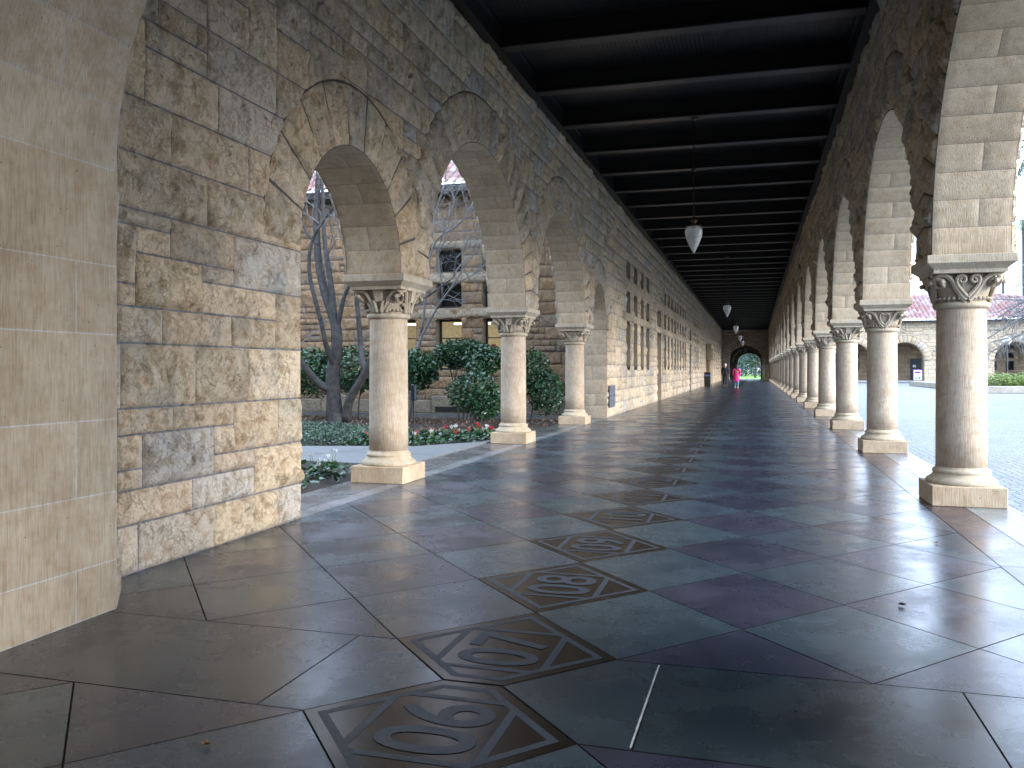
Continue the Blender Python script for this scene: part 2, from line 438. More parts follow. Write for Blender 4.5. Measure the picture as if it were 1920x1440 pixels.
def intrados(st, o, w, res, split=True, half=None):
    """smooth stones across the thickness w; param s along arc, t across"""
    a, b, zs, uc = o['a'], o['b'], o['zs'], o['uc']; n = 27 if a > 1 else 13
    for i in range(n):
        s0, s1 = math.pi * i / n, math.pi * (i + 1) / n
        sp = [0, w]
        if (i % 2 == 1): sp = [0, w * random.uniform(.35, .65), w]
        for k in range(len(sp) - 1):
            st.patch(s0, s1, sp[k], sp[k + 1], .055, toolcol(), (.27, .25, .22), amp=.0015, gap=.0025, scale=a)
LM = lambda u, z, d: np.stack([LX + d, u, z], 1)
RM = lambda u, z, d: np.stack([RX - d, u, z], 1)

# ------------------------------------------------------------------ arcade layout
PITCH = 4.13; C0 = 7.08; ZS = 1.83
col_y = [C0 + PITCH * k for k in range(19)]
A_BIG, B_BIG, T_BIG = 1.755, 1.68, .52
big = lambda yc, lo=None, hi=None: arch(yc, A_BIG, ZS, B_BIG, T_BIG, yc - PITCH / 2 if lo is None else lo, yc + PITCH / 2 if hi is None else hi, 25)
small = lambda yc, lo=None, hi=None: arch(yc, .84, ZS, .86, .46, lo, hi, 11)
def resL(u): return .016 if u < 7.6 else .03 if u < 12 else .045 if u < 18 else .07 if u < 28 else .2
def resR(u): return .035 if u < 9 else .05 if u < 14 else .085 if u < 24 else .2

# --- left wall
L_ARCH = [small(5.92, None, C0), big(9.145), big(13.275), small(16.5, 15.34, None)]
T1, T2, T3 = (.99, 2.165), (2.365, 2.89), (3.19, 3.62)
wins = []
for y0, n, p in ((20.07, 4, 1.29), (28.8, 8, 1.24), (43.0, 4, 1.2), (62.0, 4, 1.2), (69.0, 4, 1.2)):
    for i in range(n): wins.append((y0 + i * p, y0 + i * p + .72))
doors = [(26.7, 27.9), (40.2, 41.4), (54.2, 56.2)]
ops_l = list(L_ARCH)
for a, b in wins:
    for t in (T1, T2, T3): ops_l.append(rect(a, b, *t))
for a, b in doors[:2]: ops_l += [rect(a, b, 0, 2.165), rect(a, b, *T2)]
ops_l.append(rect(54.2, 56.2, 0, 2.3))
near = [(3.37, 3.52, 0, .24), (3.52, 4.13, 0, .24), (4.13, 4.80, 0, .24), (4.80, 5.08, 0, .24),
        (3.37, 3.94, .24, .41), (3.94, 4.53, .24, .41), (4.53, 5.08, .24, .52),
        (3.37, 3.55, .41, .51), (3.37, 3.55, .51, .68), (3.55, 4.13, .41, .68), (4.13, 4.53, .41, .52), (4.13, 4.32, .52, .68), (4.32, 4.80, .52, .81), (4.80, 5.08, .52, .81),
        (3.37, 3.78, .68, .81), (3.78, 4.32, .68, .81),
        (3.20, 3.40, .81, 1.13), (3.40, 3.97, .81, 1.13), (3.97, 4.46, .81, 1.13), (4.46, 5.08, .81, 1.13),
        (3.37, 3.70, 1.13, 1.31), (3.70, 4.30, 1.13, 1.31), (4.30, 4.77, 1.13, 1.31), (4.77, 5.08, 1.13, 1.485),
        (4.02, 4.77, 1.31, 1.485), (3.50, 4.02, 1.31, 1.58), (3.37, 3.50, 1.31, 1.42), (3.37, 3.50, 1.42, 1.71), (4.02, 4.32, 1.485, 1.58), (4.32, 5.08, 1.485, 1.79),
        (3.50, 3.76, 1.58, 1.71), (3.76, 4.32, 1.58, 1.79), (3.37, 3.76, 1.71, 1.79)]
near = [b for b in near if b[3] - b[2] > .02]
lblocks = near + layout(2.96, 3.37, 0, .81, wr=(2, 4)) + layout(2.96, 3.20, .81, 1.13, wr=(2, 4)) + layout(2.96, 3.37, 1.13, 1.79, wr=(2, 4))
lblocks += layout(2.96, 7.40, 1.79, CEIL, dz=.137) + layout(6.76, 17.4, ZS, CEIL, dz=.137)[0:0]
lblocks += layout(7.40, 17.36, 1.79, CEIL, dz=.137)
lblocks += layout(17.36, 82, 0, CEIL, dz=.137)
aw = empty('arcade_wall', (LX, 2.96, 0), 0, 'long rock-faced sandstone wall on the garden side with four arches, then windows', 'wall')
st = Stone(); wall_face(st, lblocks, ops_l, resL, amp=.028, gap=.0052); st.build('ashlar_face', M['rock'], LM, False, aw)
def arch_part(o, mp, flip, x0, w, parent, res, back=True, inward=1):
    bk = Stone(); o0 = dict(o); o0['t'] = 0; o0['lo'] = -1e9; o0['hi'] = 1e9
    bk.patch(o['lo'] - .05, o['hi'] + .05, o['zs'], min(o['zs'] + o['b'] + o['t'] + .05, CEIL), .05, (.10, .095, .09), (.10, .095, .09), amp=0, clip=[clipper(o0)])
    bk.build('arch_backing', M['rock'], lambda u, z, d: mp(u, z, d * 0 - .004), flip, parent)
    st = Stone(); voussoirs(st, o, res, .038)
    st.build('arch_ring', M['rock'], mp, flip, parent)
    st = Stone(); intrados(st, o, w, .5)
    a, b, zs, uc = o['a'], o['b'], o['zs'], o['uc']
    def sm(s, t, d):   # inward displacement towards the arch centre
        th = math.pi - s
        return np.stack([x0 + t * inward, uc + (a - d) * np.cos(th), zs + (b - d) * np.sin(th)], 1)
    st.build('arch_soffit', M['tool'], sm, inward < 0, parent)
for o in L_ARCH: arch_part(o, LM, False, LX, TH, aw, resL, inward=-1)
# outer (garden) face and the jambs
ob = Stone(); ops_out = [dict(o) for o in L_ARCH]
wall_face(ob, layout(2.96, 17.36, 1.83, CEIL, .15, .16) + layout(2.96, 5.08, 0, 1.83, .15, .16), ops_out, lambda u: .2, amp=.02)
for o in L_ARCH: voussoirs(ob, o, lambda u: .15, .03)
ob.build('ashlar_face', M['rock'], lambda u, z, d: np.stack([LX - TH - d, u, z], 1), True, aw)
def smooth_face(st, s0, s1, t0, t1, rows, amp=.0015, gap=.0025, split=None, colf=toolcol):
    z = t0; i = 0
    while z < t1 - .02:
        h = min(rows * random.uniform(.85, 1.15), t1 - z)
        if t1 - z - h < .1: h = t1 - z
        cuts = [s0, s1] if (i % 2 == 0 or s1 - s0 < .3) else [s0, s0 + (s1 - s0) * random.uniform(.4, .65), s1]
        for k in range(len(cuts) - 1): st.patch(cuts[k], cuts[k + 1], z, z + h, .5, colf(), (.30, .28, .25), amp=amp, gap=gap)
        z += h; i += 1
st = Stone(); smooth_face(st, 0, TH, 0, ZS, .27); st.build('jamb', M['tool'], lambda s, z, d: np.stack([LX - s, 5.08 + d, z], 1), False, aw)
st = Stone(); smooth_face(st, 0, TH, 0, ZS, .27); st.build('jamb', M['tool'], lambda s, z, d: np.stack([LX - s, 17.355 - d, z], 1), True, aw)
# pier blocks above each left column need a closed inside: core between soffits
for yc, y0, y1 in ((C0, 6.765, 7.385), (11.21, 10.905, 11.515), (15.34, 15.035, 15.655)): pass
# window recess, reveals, panes and lintels
rv = Stone(); RD = .34
def reveal(st_list, a, b, z0, z1, x=LX, sgn=-1, mp=None):
    m = MB(); c = (.33, .265, .18)
    for (p, q) in (((a, z0), (a, z1)), ((b, z1), (b, z0)), ((a, z1), (b, z1)), ((b, z0), (a, z0))):
        pass
    return m
m = MB(); pn = MB(); fr = MB()
def add_reveal(m, a, b, z0, z1, x, dx, c=(.33, .265, .18)):
    for y in (a, b): m.add([(x, y, z0), (x + dx, y, z0), (x + dx, y, z1), (x, y, z1)], [(0, 1, 2, 3)], c)
    for z in (z0, z1): m.add([(x, a, z), (x + dx, a, z), (x + dx, b, z), (x, b, z)], [(0, 1, 2, 3)], c)
allr = [(a, b, *t) for a, b in wins for t in (T1, T2, T3)] + [(a, b, 0, 2.165) for a, b in doors[:2]] + [(a, b, *T2) for a, b in doors[:2]] + [(54.2, 56.2, 0, 2.3)]
for (a, b, z0, z1) in allr: add_reveal(m, a, b, z0, z1, LX, -RD, toolcol() * .85)
m.build('window_reveal', M['tool'], aw)
for (a, b) in wins:
    w = MB()
    for (z0, z1) in (T1, T2, T3): w.box(LX - RD - .02, LX - RD, a - .02, b + .02, z0 - .02, z1 + .02)
    wo = w.build('window', M['pane'], aw)
    f = MB()
    for (z0, z1) in (T1, T2, T3):
        f.box(LX - RD + .002, LX - RD + .03, a, a + .04, z0, z1); f.box(LX - RD + .002, LX - RD + .03, b - .04, b, z0, z1)
        f.box(LX - RD + .002, LX - RD + .028, a + .04, b - .04, z0, z0 + .04); f.box(LX - RD + .002, LX - RD + .028, a + .04, b - .04, z1 - .04, z1)
    f.build('frame', M['frame'], wo)
for (a, b) in doors:
    d = MB(); zt = 2.165 if b - a < 1.5 else 2.3
    d.box(LX - RD - .04, LX - RD, a - .02, b + .02, 0, zt); dd = d.build('door', M['black'], aw)
    h = MB(); h.lathe([(.012, .95), (.014, .97), (.014, 1.05), (.012, 1.07)], 8, LX - RD + .03, a + .15); h.build('handle', M['bronze'], dd)
for g0, g1 in ((19.6, 25.3), (26.2, 39.0), (42.6, 48.0), (61.5, 74)):
    for z0, z1 in ((2.17, 2.36), (2.93, 3.17)):
        s = Stone(); u = g0
        while u < g1 - .3:
            w = min(random.uniform(1.0, 1.4), g1 - u); s.patch(u, u + w, z0, z1, .07, toolcol() * .95, MORT, amp=.012, gap=.004); u += w
        s.build('lintel', M['rock'], lambda u, z, d: np.stack([LX + .025 + d, u, z], 1), False, aw)
b = MB(); b.box(LX - .9, LX - RD - .041, 17.36 + .52, 82, 0, CEIL); 
core = MB(); core.box(LX - RD - .30, LX - RD - .05, 17.9, 82, 0.0, CEIL, (.2, .17, .12)); core.build('wall_core', M['rock'], aw)
# big carved portal column pair by the far door
# --- right wall
aw2 = empty('arcade_wall', (RX, 0.9, 0), 0, 'rough sandstone wall of repeating round arches carried by the courtyard columns', 'wall')
R_ARCH = [big(C0 - PITCH * 1.5 + PITCH * k) for k in range(0, 20)]
R_ARCH = [o for o in R_ARCH if o['uc'] < 82]
st = Stone(); wall_face(st, layout(-1.2, 82, ZS, CEIL, dz=.137), R_ARCH, resR, amp=.034); st.build('ashlar_face', M['rock'], RM, True, aw2)
st = Stone(); wall_face(st, layout(-1.2, 82, ZS, CEIL, .2, .16), R_ARCH, lambda u: .2, amp=.02)
for o in R_ARCH: voussoirs(st, o, lambda u: .15, .03)
st.build('ashlar_face', M['rock'], lambda u, z, d: np.stack([RX + TH + d, u, z], 1), False, aw2)
for o in R_ARCH: arch_part(o, RM, True, RX, TH, aw2, lambda u: .022 if u < 14 else .05 if u < 24 else .1, inward=1)

# ------------------------------------------------------------------ columns
def spiral(x0, z0, R, turns, sgn, start, n=26, r1=.18):
    pts = []
    for i in range(n):
        t = i / (n - 1); a = start + sgn * turns * 2 * math.pi * t; r = R * (1 - t) + R * r1 * t
        pts.append((x0 + r * math.cos(a), z0 + r * math.sin(a)))
    return pts
def bez(p, q, r, s, n=10):
    return [tuple((1 - t) ** 3 * a + 3 * (1 - t) ** 2 * t * b + 3 * (1 - t) * t * t * c + t ** 3 * d for a, b, c, d in zip(p, q, r, s)) for t in np.linspace(0, 1, n)]
Z_AST, Z_CAP0, Z_CAP1 = 1.452, 1.50, 1.705
def bell_r(z, ang):     # bell radius morphing from circle to square
    t = (z - Z_CAP0) / (Z_CAP1 - Z_CAP0); t = min(max(t, 0), 1)
    circ = .178 + .035 * t; sq = .225
    m = max(abs(math.cos(ang)), abs(math.sin(ang)))
    rs = min(sq / m, .275)
    k = t ** 1.6
    return circ * (1 - k) + rs * k
def ribbon(m, pts2, face, w, proj, c, width=.05):
    """follow 2D (h,z) path on a face; h horizontal offset; proj(h,z)->distance outwards"""
    P = []
    ca, sa = math.cos(face), math.sin(face)
    for h, z in pts2:
        d = proj(h, z); P.append((d * ca - h * sa, d * sa + h * ca, z))
    m.tube(P, [w * (1 - .35 * i / len(P)) for i in range(len(P))], 6, c)
def make_capital(kind):
    m = MB(); c = (.48, .425, .34); n = 40
    v = []; prof = np.linspace(Z_CAP0 - .005, Z_CAP1 - .012, 9)
    for z in prof:
        for k in range(n):
            a = 2 * math.pi * k / n + math.pi / 4; r = bell_r(z, a) * .93; v.append((r * math.cos(a), r * math.sin(a), z))
    f = [(i * n + k, i * n + (k + 1) % n, (i + 1) * n + (k + 1) % n, (i + 1) * n + k) for i in range(8) for k in range(n)]
    f.append(tuple(8 * n + k for k in range(n)))
    m.add(v, f, c)
    def proj(h, z):
        t = min(max((z - Z_CAP0) / (Z_CAP1 - Z_CAP0), 0), 1)
        return (1 - t ** 1.1) * math.sqrt(max(.185 ** 2 - min(abs(h), .17) ** 2, .0030)) + t ** 1.1 * .238
    zt = Z_CAP1
    for q in range(4):
        fa = q * math.pi / 2
        for sg in (-1, 1):
            # outer volute
            p = bez((0.01 * sg, 1.512), (.09 * sg, 1.58), (.09 * sg, 1.672), (.155 * sg, 1.690), 10)
            p += spiral(.178 * sg, zt - .060, .050, 1.35, -sg, math.pi / 2 + (.35 * sg), 20)
            ribbon(m, p, fa, .019, proj, c)
            p2 = [(h * .93 + .004 * sg, z - .020) for h, z in p[:9]]
            ribbon(m, p2, fa, .009, lambda h, z: proj(h, z) + .002, c)
            # ball eye
            ca, sa = math.cos(fa), math.sin(fa); d = .243; h = .178 * sg
            m.lathe([(.004, zt - .082), (.016, zt - .074), (.019, zt - .062), (.016, zt - .050), (.004, zt - .042)], 8, d * ca - h * sa, d * sa + h * ca, c)
            if kind == 0:   # heart of two inner scrolls
                p = bez((0, 1.535), (.045 * sg, 1.58), (.10 * sg, 1.645), (.070 * sg, 1.680), 8)
                p += spiral(.042 * sg, zt - .048, .031, 1.1, sg, math.pi / 2 - .4 * sg if sg < 0 else math.pi / 2 - .4, 16)
                ribbon(m, p, fa, .015, lambda h, z: proj(h, z) + .006, c)
            elif kind == 1:
                p = bez((.02 * sg, 1.51), (.03 * sg, 1.58), (.055 * sg, 1.63), (.045 * sg, 1.60), 8)
                ribbon(m, p, fa, .015, lambda h, z: proj(h, z) + .012, c)
                p = bez((.06 * sg, 1.51), (.075 * sg, 1.56), (.12 * sg, 1.60), (.115 * sg, 1.57), 8)
                ribbon(m, p, fa, .014, lambda h, z: proj(h, z) + .010, c)
            else:
                p = bez((.004 * sg, 1.54), (.08 * sg, 1.60), (.06 * sg, 1.69), (.018 * sg, 1.665), 9) + [(.006 * sg, 1.655)]
                ribbon(m, p, fa, .012, lambda h, z: proj(h, z) + .006, c)
        if kind == 1:   # central tab
            ca, sa = math.cos(fa), math.sin(fa)
            v = []
            for z, w, d in ((1.60, .030, .225), (1.60, .030, .17), (zt - .003, .045, .252), (zt - .003, .045, .17)):
                for h in (-w, w): v.append((d * ca - h * sa, d * sa + h * ca, z))
            m.add(v, [(0, 1, 5, 4), (2, 6, 7, 3), (0, 4, 6, 2), (1, 3, 7, 5), (0, 2, 3, 1), (4, 5, 7, 6)], c)
    nb = 34
    for k in range(nb):   # bead row
        a = 2 * math.pi * k / nb; z = 1.525; r = .193
        m.lathe([(.003, z - .012), (.012, z - .005), (.013, z + .002), (.009, z + .011), (.002, z + .015)], 6, r * math.cos(a), r * math.sin(a), c)
    me = m.build('capital', M['tool'], None, smooth=False)
    return me
def sq_prof(m, prof, hw, c, hy=None):
    """square section moulding: prof (extra, z)"""
    v = []
    for e, z in prof:
        x = hw + e; y = (hy or hw) + e
        v += [(-x, -y, z), (x, -y, z), (x, y, z), (-x, y, z)]
    n = len(prof)
    f = [(i * 4 + k, i * 4 + (k + 1) % 4, i * 4 + 4 + (k + 1) % 4, i * 4 + 4 + k) for i in range(n - 1) for k in range(4)]
    f += [(3, 2, 1, 0), tuple((n - 1) * 4 + k for k in range(4))]
    m.add(v, f, c)
def make_column(kind):
    root = empty('stone_column', (0, 0, 0)); c = (.53, .445, .35)
    m = MB(); m.bbox(-.25, .25, -.26, .26, 0, .148, .006, (.52, .42, .30)); m.build('plinth', M['tool'], root)
    m = MB(); m.lathe([(.235, .146), (.243, .150), (.246, .165), (.238, .182), (.222, .192), (.205, .205), (.196, .218), (.192, .224), (.199, .230), (.201, .242), (.194, .252), (.186, .256), (.178, .262), (.1755, .275)], 48, c=(.52, .45, .34)); m.build('base_moulding', M['tool'], root, smooth=True)
    m = MB(); m.lathe([(.1755, .273), (.1745, .5), (.172, 1.0), (.1695, 1.42), (.1695, Z_AST + .005)], 56, c=c); m.build('shaft', M['tool'], root, smooth=True)
    m = MB(); m.lathe([(.170, Z_AST), (.183, Z_AST + .004), (.193, Z_AST + .014), (.196, Z_AST + .026), (.192, Z_AST + .040), (.180, Z_AST + .050)], 48, c=(.50, .44, .34)); m.build('astragal', M['tool'], root, smooth=True)
    cap = make_capital(kind); cap.parent = root
    m = MB(); sq_prof(m, [(-.022, 1.700), (-.016, 1.702), (-.016, 1.728), (.030, 1.768), (.034, 1.771), (.034, 1.826), (.030, 1.830)], TH / 2, (.50, .45, .36), .305); m.build('abacus', M['tool'], root)
    return root
protos = [make_column(k) for k in range(3)]
ordn = ['first', 'second', 'third', 'fourth', 'fifth', 'sixth', 'seventh', 'eighth', 'ninth', 'tenth', 'eleventh', 'twelfth', 'thirteenth', 'fourteenth', 'fifteenth', 'sixteenth', 'seventeenth', 'eighteenth', 'nineteenth', 'twentieth']
used = set()
def place_col(kind, x, y, label, group, rz=0):
    p = protos[kind]
    if kind in used:
        r = p.copy(); COL.objects.link(r)
        for ch in [q for q in p.children]:
            d = ch.copy(); COL.objects.link(d); d.parent = r
    else: r = p; used.add(kind)
    r.location = (x * U, y * U, 0); r.rotation_euler.z = rz; tag(r, label, 'column', group)
    return r
CXR, CXL = RX + TH / 2, LX - TH / 2
for k, y in enumerate(col_y):
    kind = [0, 2, 1][k % 3]
    place_col(kind, CXR, y, f'{ordn[k]} sandstone column from the front of the courtyard row, ' + ['scrolled heart capital', 'capital with a plain heart', 'capital with a square tab'][k % 3], 'columns along the courtyard side')
place_col(1, CXL, C0, 'nearest garden-side column, tabbed leaf capital, beside the grey bare tree', 'columns along the garden side')
place_col(1, CXL, 11.21, 'middle garden-side column in front of the clipped shrubs', 'columns along the garden side')
place_col(2, CXL, 15.34, 'farthest garden-side column next to the windowed wall', 'columns along the garden side')

# ------------------------------------------------------------------ transverse arch beside the camera (near) and at the far end
def cross_arch(name, y0, y1, label, hc, crown, x0=LX, x1=RX, xc=-.86, zs=1.83, ztop=CEIL, n=21, near=False):
    r = empty(name, (x0 if near else xc, (y0 + y1) / 2, 0), 0, label, 'arch')
    w = y1 - y0
    st = Stone(); o = arch(xc, hc, zs, crown - zs, 0, n=n)
    for i in range(n):
        s0, s1 = math.pi * i / n, math.pi * (i + 1) / n
        sp = [0, w] if i % 2 == 0 else [0, w * random.choice([.42, .6]), w]
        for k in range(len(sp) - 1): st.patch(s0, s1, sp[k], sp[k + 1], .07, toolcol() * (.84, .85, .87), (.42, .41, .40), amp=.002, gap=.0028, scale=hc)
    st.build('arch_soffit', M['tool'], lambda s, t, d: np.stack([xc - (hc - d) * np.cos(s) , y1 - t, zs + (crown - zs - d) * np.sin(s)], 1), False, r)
    for sg in (-1, 1):
        st = Stone(); rows = [(0, .206, 1), (.206, .492, 0), (.492, .795, 1), (.795, 1.145, 0), (1.145, 1.43, 1), (1.43, 1.83, 0)]
        for (z0, z1, sp) in rows:
            cuts = [0, w] if not sp else [0, w * .29, w]
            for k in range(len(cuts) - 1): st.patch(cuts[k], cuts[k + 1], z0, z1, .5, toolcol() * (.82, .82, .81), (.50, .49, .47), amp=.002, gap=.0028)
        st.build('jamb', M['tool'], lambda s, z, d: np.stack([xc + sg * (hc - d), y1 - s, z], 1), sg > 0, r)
    for yy, dy in ((y1, 1), (y0, -1)):
        st = Stone(); o2 = arch(xc, hc, zs, crown - zs, .5, n=19)
        wall_face(st, layout(x0 + .0, x1, 0, ztop, .12, .15), [o2], lambda u: .2, amp=.02)
        voussoirs(st, o2, lambda u: .12, .03)
        st.build('ashlar_face', M['rock'], lambda u, z, d: np.stack([u, yy + dy * d, z], 1), dy > 0, r)
    return r
cross_arch('transverse_arch', 2.2, 2.96, 'smooth tooled stone pier and arch spanning the walkway beside the camera', 1.71, 3.56, near=True)
cross_arch('transverse_arch', 82, 83.2, 'dark stone arch closing the far end of the walkway', 1.49, 3.24, xc=-.82)
cross_arch('transverse_arch', 95, 96, 'second inner arch framing the green lawn at the far end', 1.18, 2.75, xc=-.56, x0=-2.6, x1=1.6)

# ------------------------------------------------------------------ corner room behind the camera, roof
cr = empty('corner_pavilion', (-1, -5, 0), 0, 'dark stone walls of the corner room around the camera, plus an added light-blocking side wall', 'building')
def plainwall(parent, fm, u0, u1, z0, z1, flip=False, name='wall', amp=.02, res=.2):
    s = Stone(); wall_face(s, layout(u0, u1, z0, z1, .15, .16), [], lambda u: res, amp=amp); return s.build(name, M['rock'], fm, flip, parent)
plainwall(cr, lambda u, z, d: np.stack([-3.4 + d, u, z], 1), -10, 2.2, 0, CEIL)
plainwall(cr, lambda u, z, d: np.stack([2.9 - d, u, z], 1), -10, .0, 0, CEIL, True)
plainwall(cr, lambda u, z, d: np.stack([RX + .62 - d, u, z], 1), -1.2, 1.5, 0, CEIL, True)  # unseen panel, added to cut daylight on the floor near the camera
plainwall(cr, lambda u, z, d: np.stack([u, -10 + d, z], 1), -3.4, 2.9, 0, CEIL, True)
m = MB(); m.box(RX + .64, RX + .9, -1.3, 1.5, 0, CEIL, (.3, .26, .2)); m.build('light_blocking_wall', M['rock'], cr)  # solid backing of the added light-blocking panel
m = MB(); m.box(-4.0, LX - .01, 2.3, 2.9, 0, CEIL); m.build('pier_mass', M['rock'], cr)

rf = empty('arcade_roof', (-.85, 3, CEIL), 0, 'black timber ceiling of boards and heavy crossbeams over the walkway', 'roof')
m = MB(); x = LX - .1; pw = .052
# boards run along the arcade
while x < RX + .1:
    m.box(x + .0015, x + pw - .0015, -10, 96, CEIL - .02, CEIL + .0); x += pw
m.build('ceiling_board', M['wood'], rf)['kind'] = 'stuff'
m = MB(); m.box(LX - TH - .6, RX + TH + .5, -10.5, 97, CEIL + .004, CEIL + .12); m.build('roof_deck', M['wood'], rf)
yb = 9.4 - 1.64 * 3; ys = []
while yb < 82: ys.append(yb); yb += 1.64
for y in ys:
    m = MB(); m.box(LX + .13, RX - .13, y - .075, y + .075, 4.73, CEIL - .02)
    m.bbox(LX + .13, RX - .13, y - .092, y + .092, 4.69, 4.73, .008); m.build('beam', M['wood'], rf)
for x0, x1 in ((LX - .02, LX + .13), (RX - .13, RX + .02)):
    m = MB(); m.box(x0, x1, 2.96, 82, 4.68, CEIL - .02); m.box(x0 - (.02 if x1 < 0 else .03), x1 + (.03 if x1 < 0 else .02), 2.96, 82, 4.90, CEIL - .021); m.build('wall_plate', M['wood'], rf)

# ------------------------------------------------------------------ floor
def clip_poly(poly, side):   # side: (nx, ny, d) keep nx*x+ny*y<=d
    out = []; nx, ny, d = side
    for i in range(len(poly)):
        p, q = poly[i], poly[(i + 1) % len(poly)]
        a = nx * p[0] + ny * p[1] - d; b_ = nx * q[0] + ny * q[1] - d
        if a <= 0: out.append(p)
        if a * b_ < 0: t = a / (a - b_); out.append((p[0] + (q[0] - p[0]) * t, p[1] + (q[1] - p[1]) * t))
    return out
def inset(poly, g):
    n = len(poly); ar = sum(poly[i][0] * poly[(i + 1) % n][1] - poly[(i + 1) % n][0] * poly[i][1] for i in range(n))
    if ar < 0: poly = poly[::-1]
    out = []; lines = []
    for i in range(n):
        p, q = poly[i], poly[(i + 1) % n]; dx, dy = q[0] - p[0], q[1] - p[1]; L = math.hypot(dx, dy)
        if L < 1e-6: continue
        lines.append((dy / L, -dx / L, (dy * p[0] - dx * p[1]) / L - g))
    k = len(lines)
    for i in range(k):
        a1, b1, c1 = lines[i - 1]; a2, b2, c2 = lines[i]; D = a1 * b2 - a2 * b1
        if abs(D) < 1e-6: continue
        out.append(((c1 * b2 - c2 * b1) / D, (a1 * c2 - a2 * c1) / D))
    return out
HX, HY, PX = .41, .4715, -.866
Y0 = 2.91; YB = 2.225; FIELD = (-2.93, 1.20)
GREEN, PURP = (.060, .086, .110), (.050, .054, .080)
fm = MB()
def tile(poly, col, g=.0030):
    poly = inset(poly, g)
    if len(poly) < 3: return
    k = random.uniform(.82, 1.15)
    fm.add([(x, y, 0) for x, y in poly], [tuple(range(len(poly)))], tuple(c * k * random.uniform(.96, 1.04) for c in col))
plq = []
def lattice(y0, ydir, nrows, ylim):
    for j in range(0, nrows):
        yc = y0 + ydir * HY * j
        for i in range(-6, 7):
            if (i + j) % 2: continue
            xc = PX + HX * i
            if i == 0 and ydir > 0 and j > 0: plq.append((yc, j // 2)); continue
            if i == 0 and ydir < 0 and j > 0: plq.append((yc, -j // 2)); continue
            poly = [(xc - HX, yc), (xc, yc + HY), (xc + HX, yc), (xc, yc - HY)]
            for s in ((-1, 0, -FIELD[0]), (1, 0, FIELD[1]), (0, -ydir, -ydir * y0), (0, ydir, ydir * ylim)):
                poly = clip_poly(poly, s)
                if len(poly) < 3: break
            if len(poly) < 3: continue
            if i == 0 and j == 0: continue
            tile(poly, PURP if j % 2 == 0 else GREEN)
lattice(Y0, 1, 168, 82.0)
lattice(YB, -1, 26, -10)
YM = (Y0 + YB) / 2; HXS = .10
h7 = [(PX - HX, Y0), (PX, Y0 + HY), (PX + HX, Y0), (PX + HXS, YM + .004), (PX - HXS, YM + .004)]
h6 = [(PX - HX, YB), (PX - HXS, YM - .004), (PX + HXS, YM - .004), (PX + HX, YB), (PX, YB - HY)]
# strip beneath the arch
tile([(-1.43, Y0), (PX - HX, Y0), (PX - HXS, YM), (PX - HX, YB), (-1.43, YB)], GREEN)
tile([(-.31, Y0), (PX + HX, Y0), (PX + HXS, YM), (PX + HX, YB), (-.31, YB)], GREEN)
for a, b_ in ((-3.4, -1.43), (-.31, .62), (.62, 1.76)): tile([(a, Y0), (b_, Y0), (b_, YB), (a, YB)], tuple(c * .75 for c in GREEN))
# border strips beside the field
y = 3.0
for x0, x1, col in ((1.20, 1.463, (.075, .050, .058)), (1.463, 1.77, (.19, .205, .21))):
    y = Y0
    while y < 82:
        L = random.uniform(1.7, 2.3); tile([(x0, y), (x1, y), (x1, min(y + L, 82)), (x0, min(y + L, 82))], col); y += L
for x0, x1, col in ((-3.10, -2.93, (.24, .25, .25)), (-3.50, -3.10, (.13, .13, .125))):
    y = 5.08
    while y < 17.35:
        L = random.uniform(1.7, 2.3); tile([(x0, y), (x1, y), (x1, min(y + L, 17.36)), (x0, min(y + L, 17.36))], col); y += L
tile([(1.2, YB), (1.77, YB), (1.77, -10), (1.2, -10)], GREEN); tile([(-3.4, YB), (-2.93, YB), (-2.93, -10), (-3.4, -10)], GREEN)
y = 82.0
while y < 96:
    for x0, x1 in ((-2.93, -1.6), (-1.6, -.2), (-.2, 1.2)): tile([(x0, y), (x1, y), (x1, y + 1.4), (x0, y + 1.4)], GREEN)
    y += 1.4
fl = fm.build('floor', M['floor']); tag(fl, kind='structure')
m = MB(); m.box(-3.5, 1.775, -10.5, 97, -.25, -.003); tag(m.build('floor_bed', M['grout']), kind='structure')
m = MB(); m.add([(-.314, 2.895, .0006), (-.308, 2.895, .0006), (-.313, 2.24, .0006), (-.319, 2.24, .0006)], [(0, 3, 2, 1)]); tag(m.build('floor_joint', M['white_grout']), kind='structure')

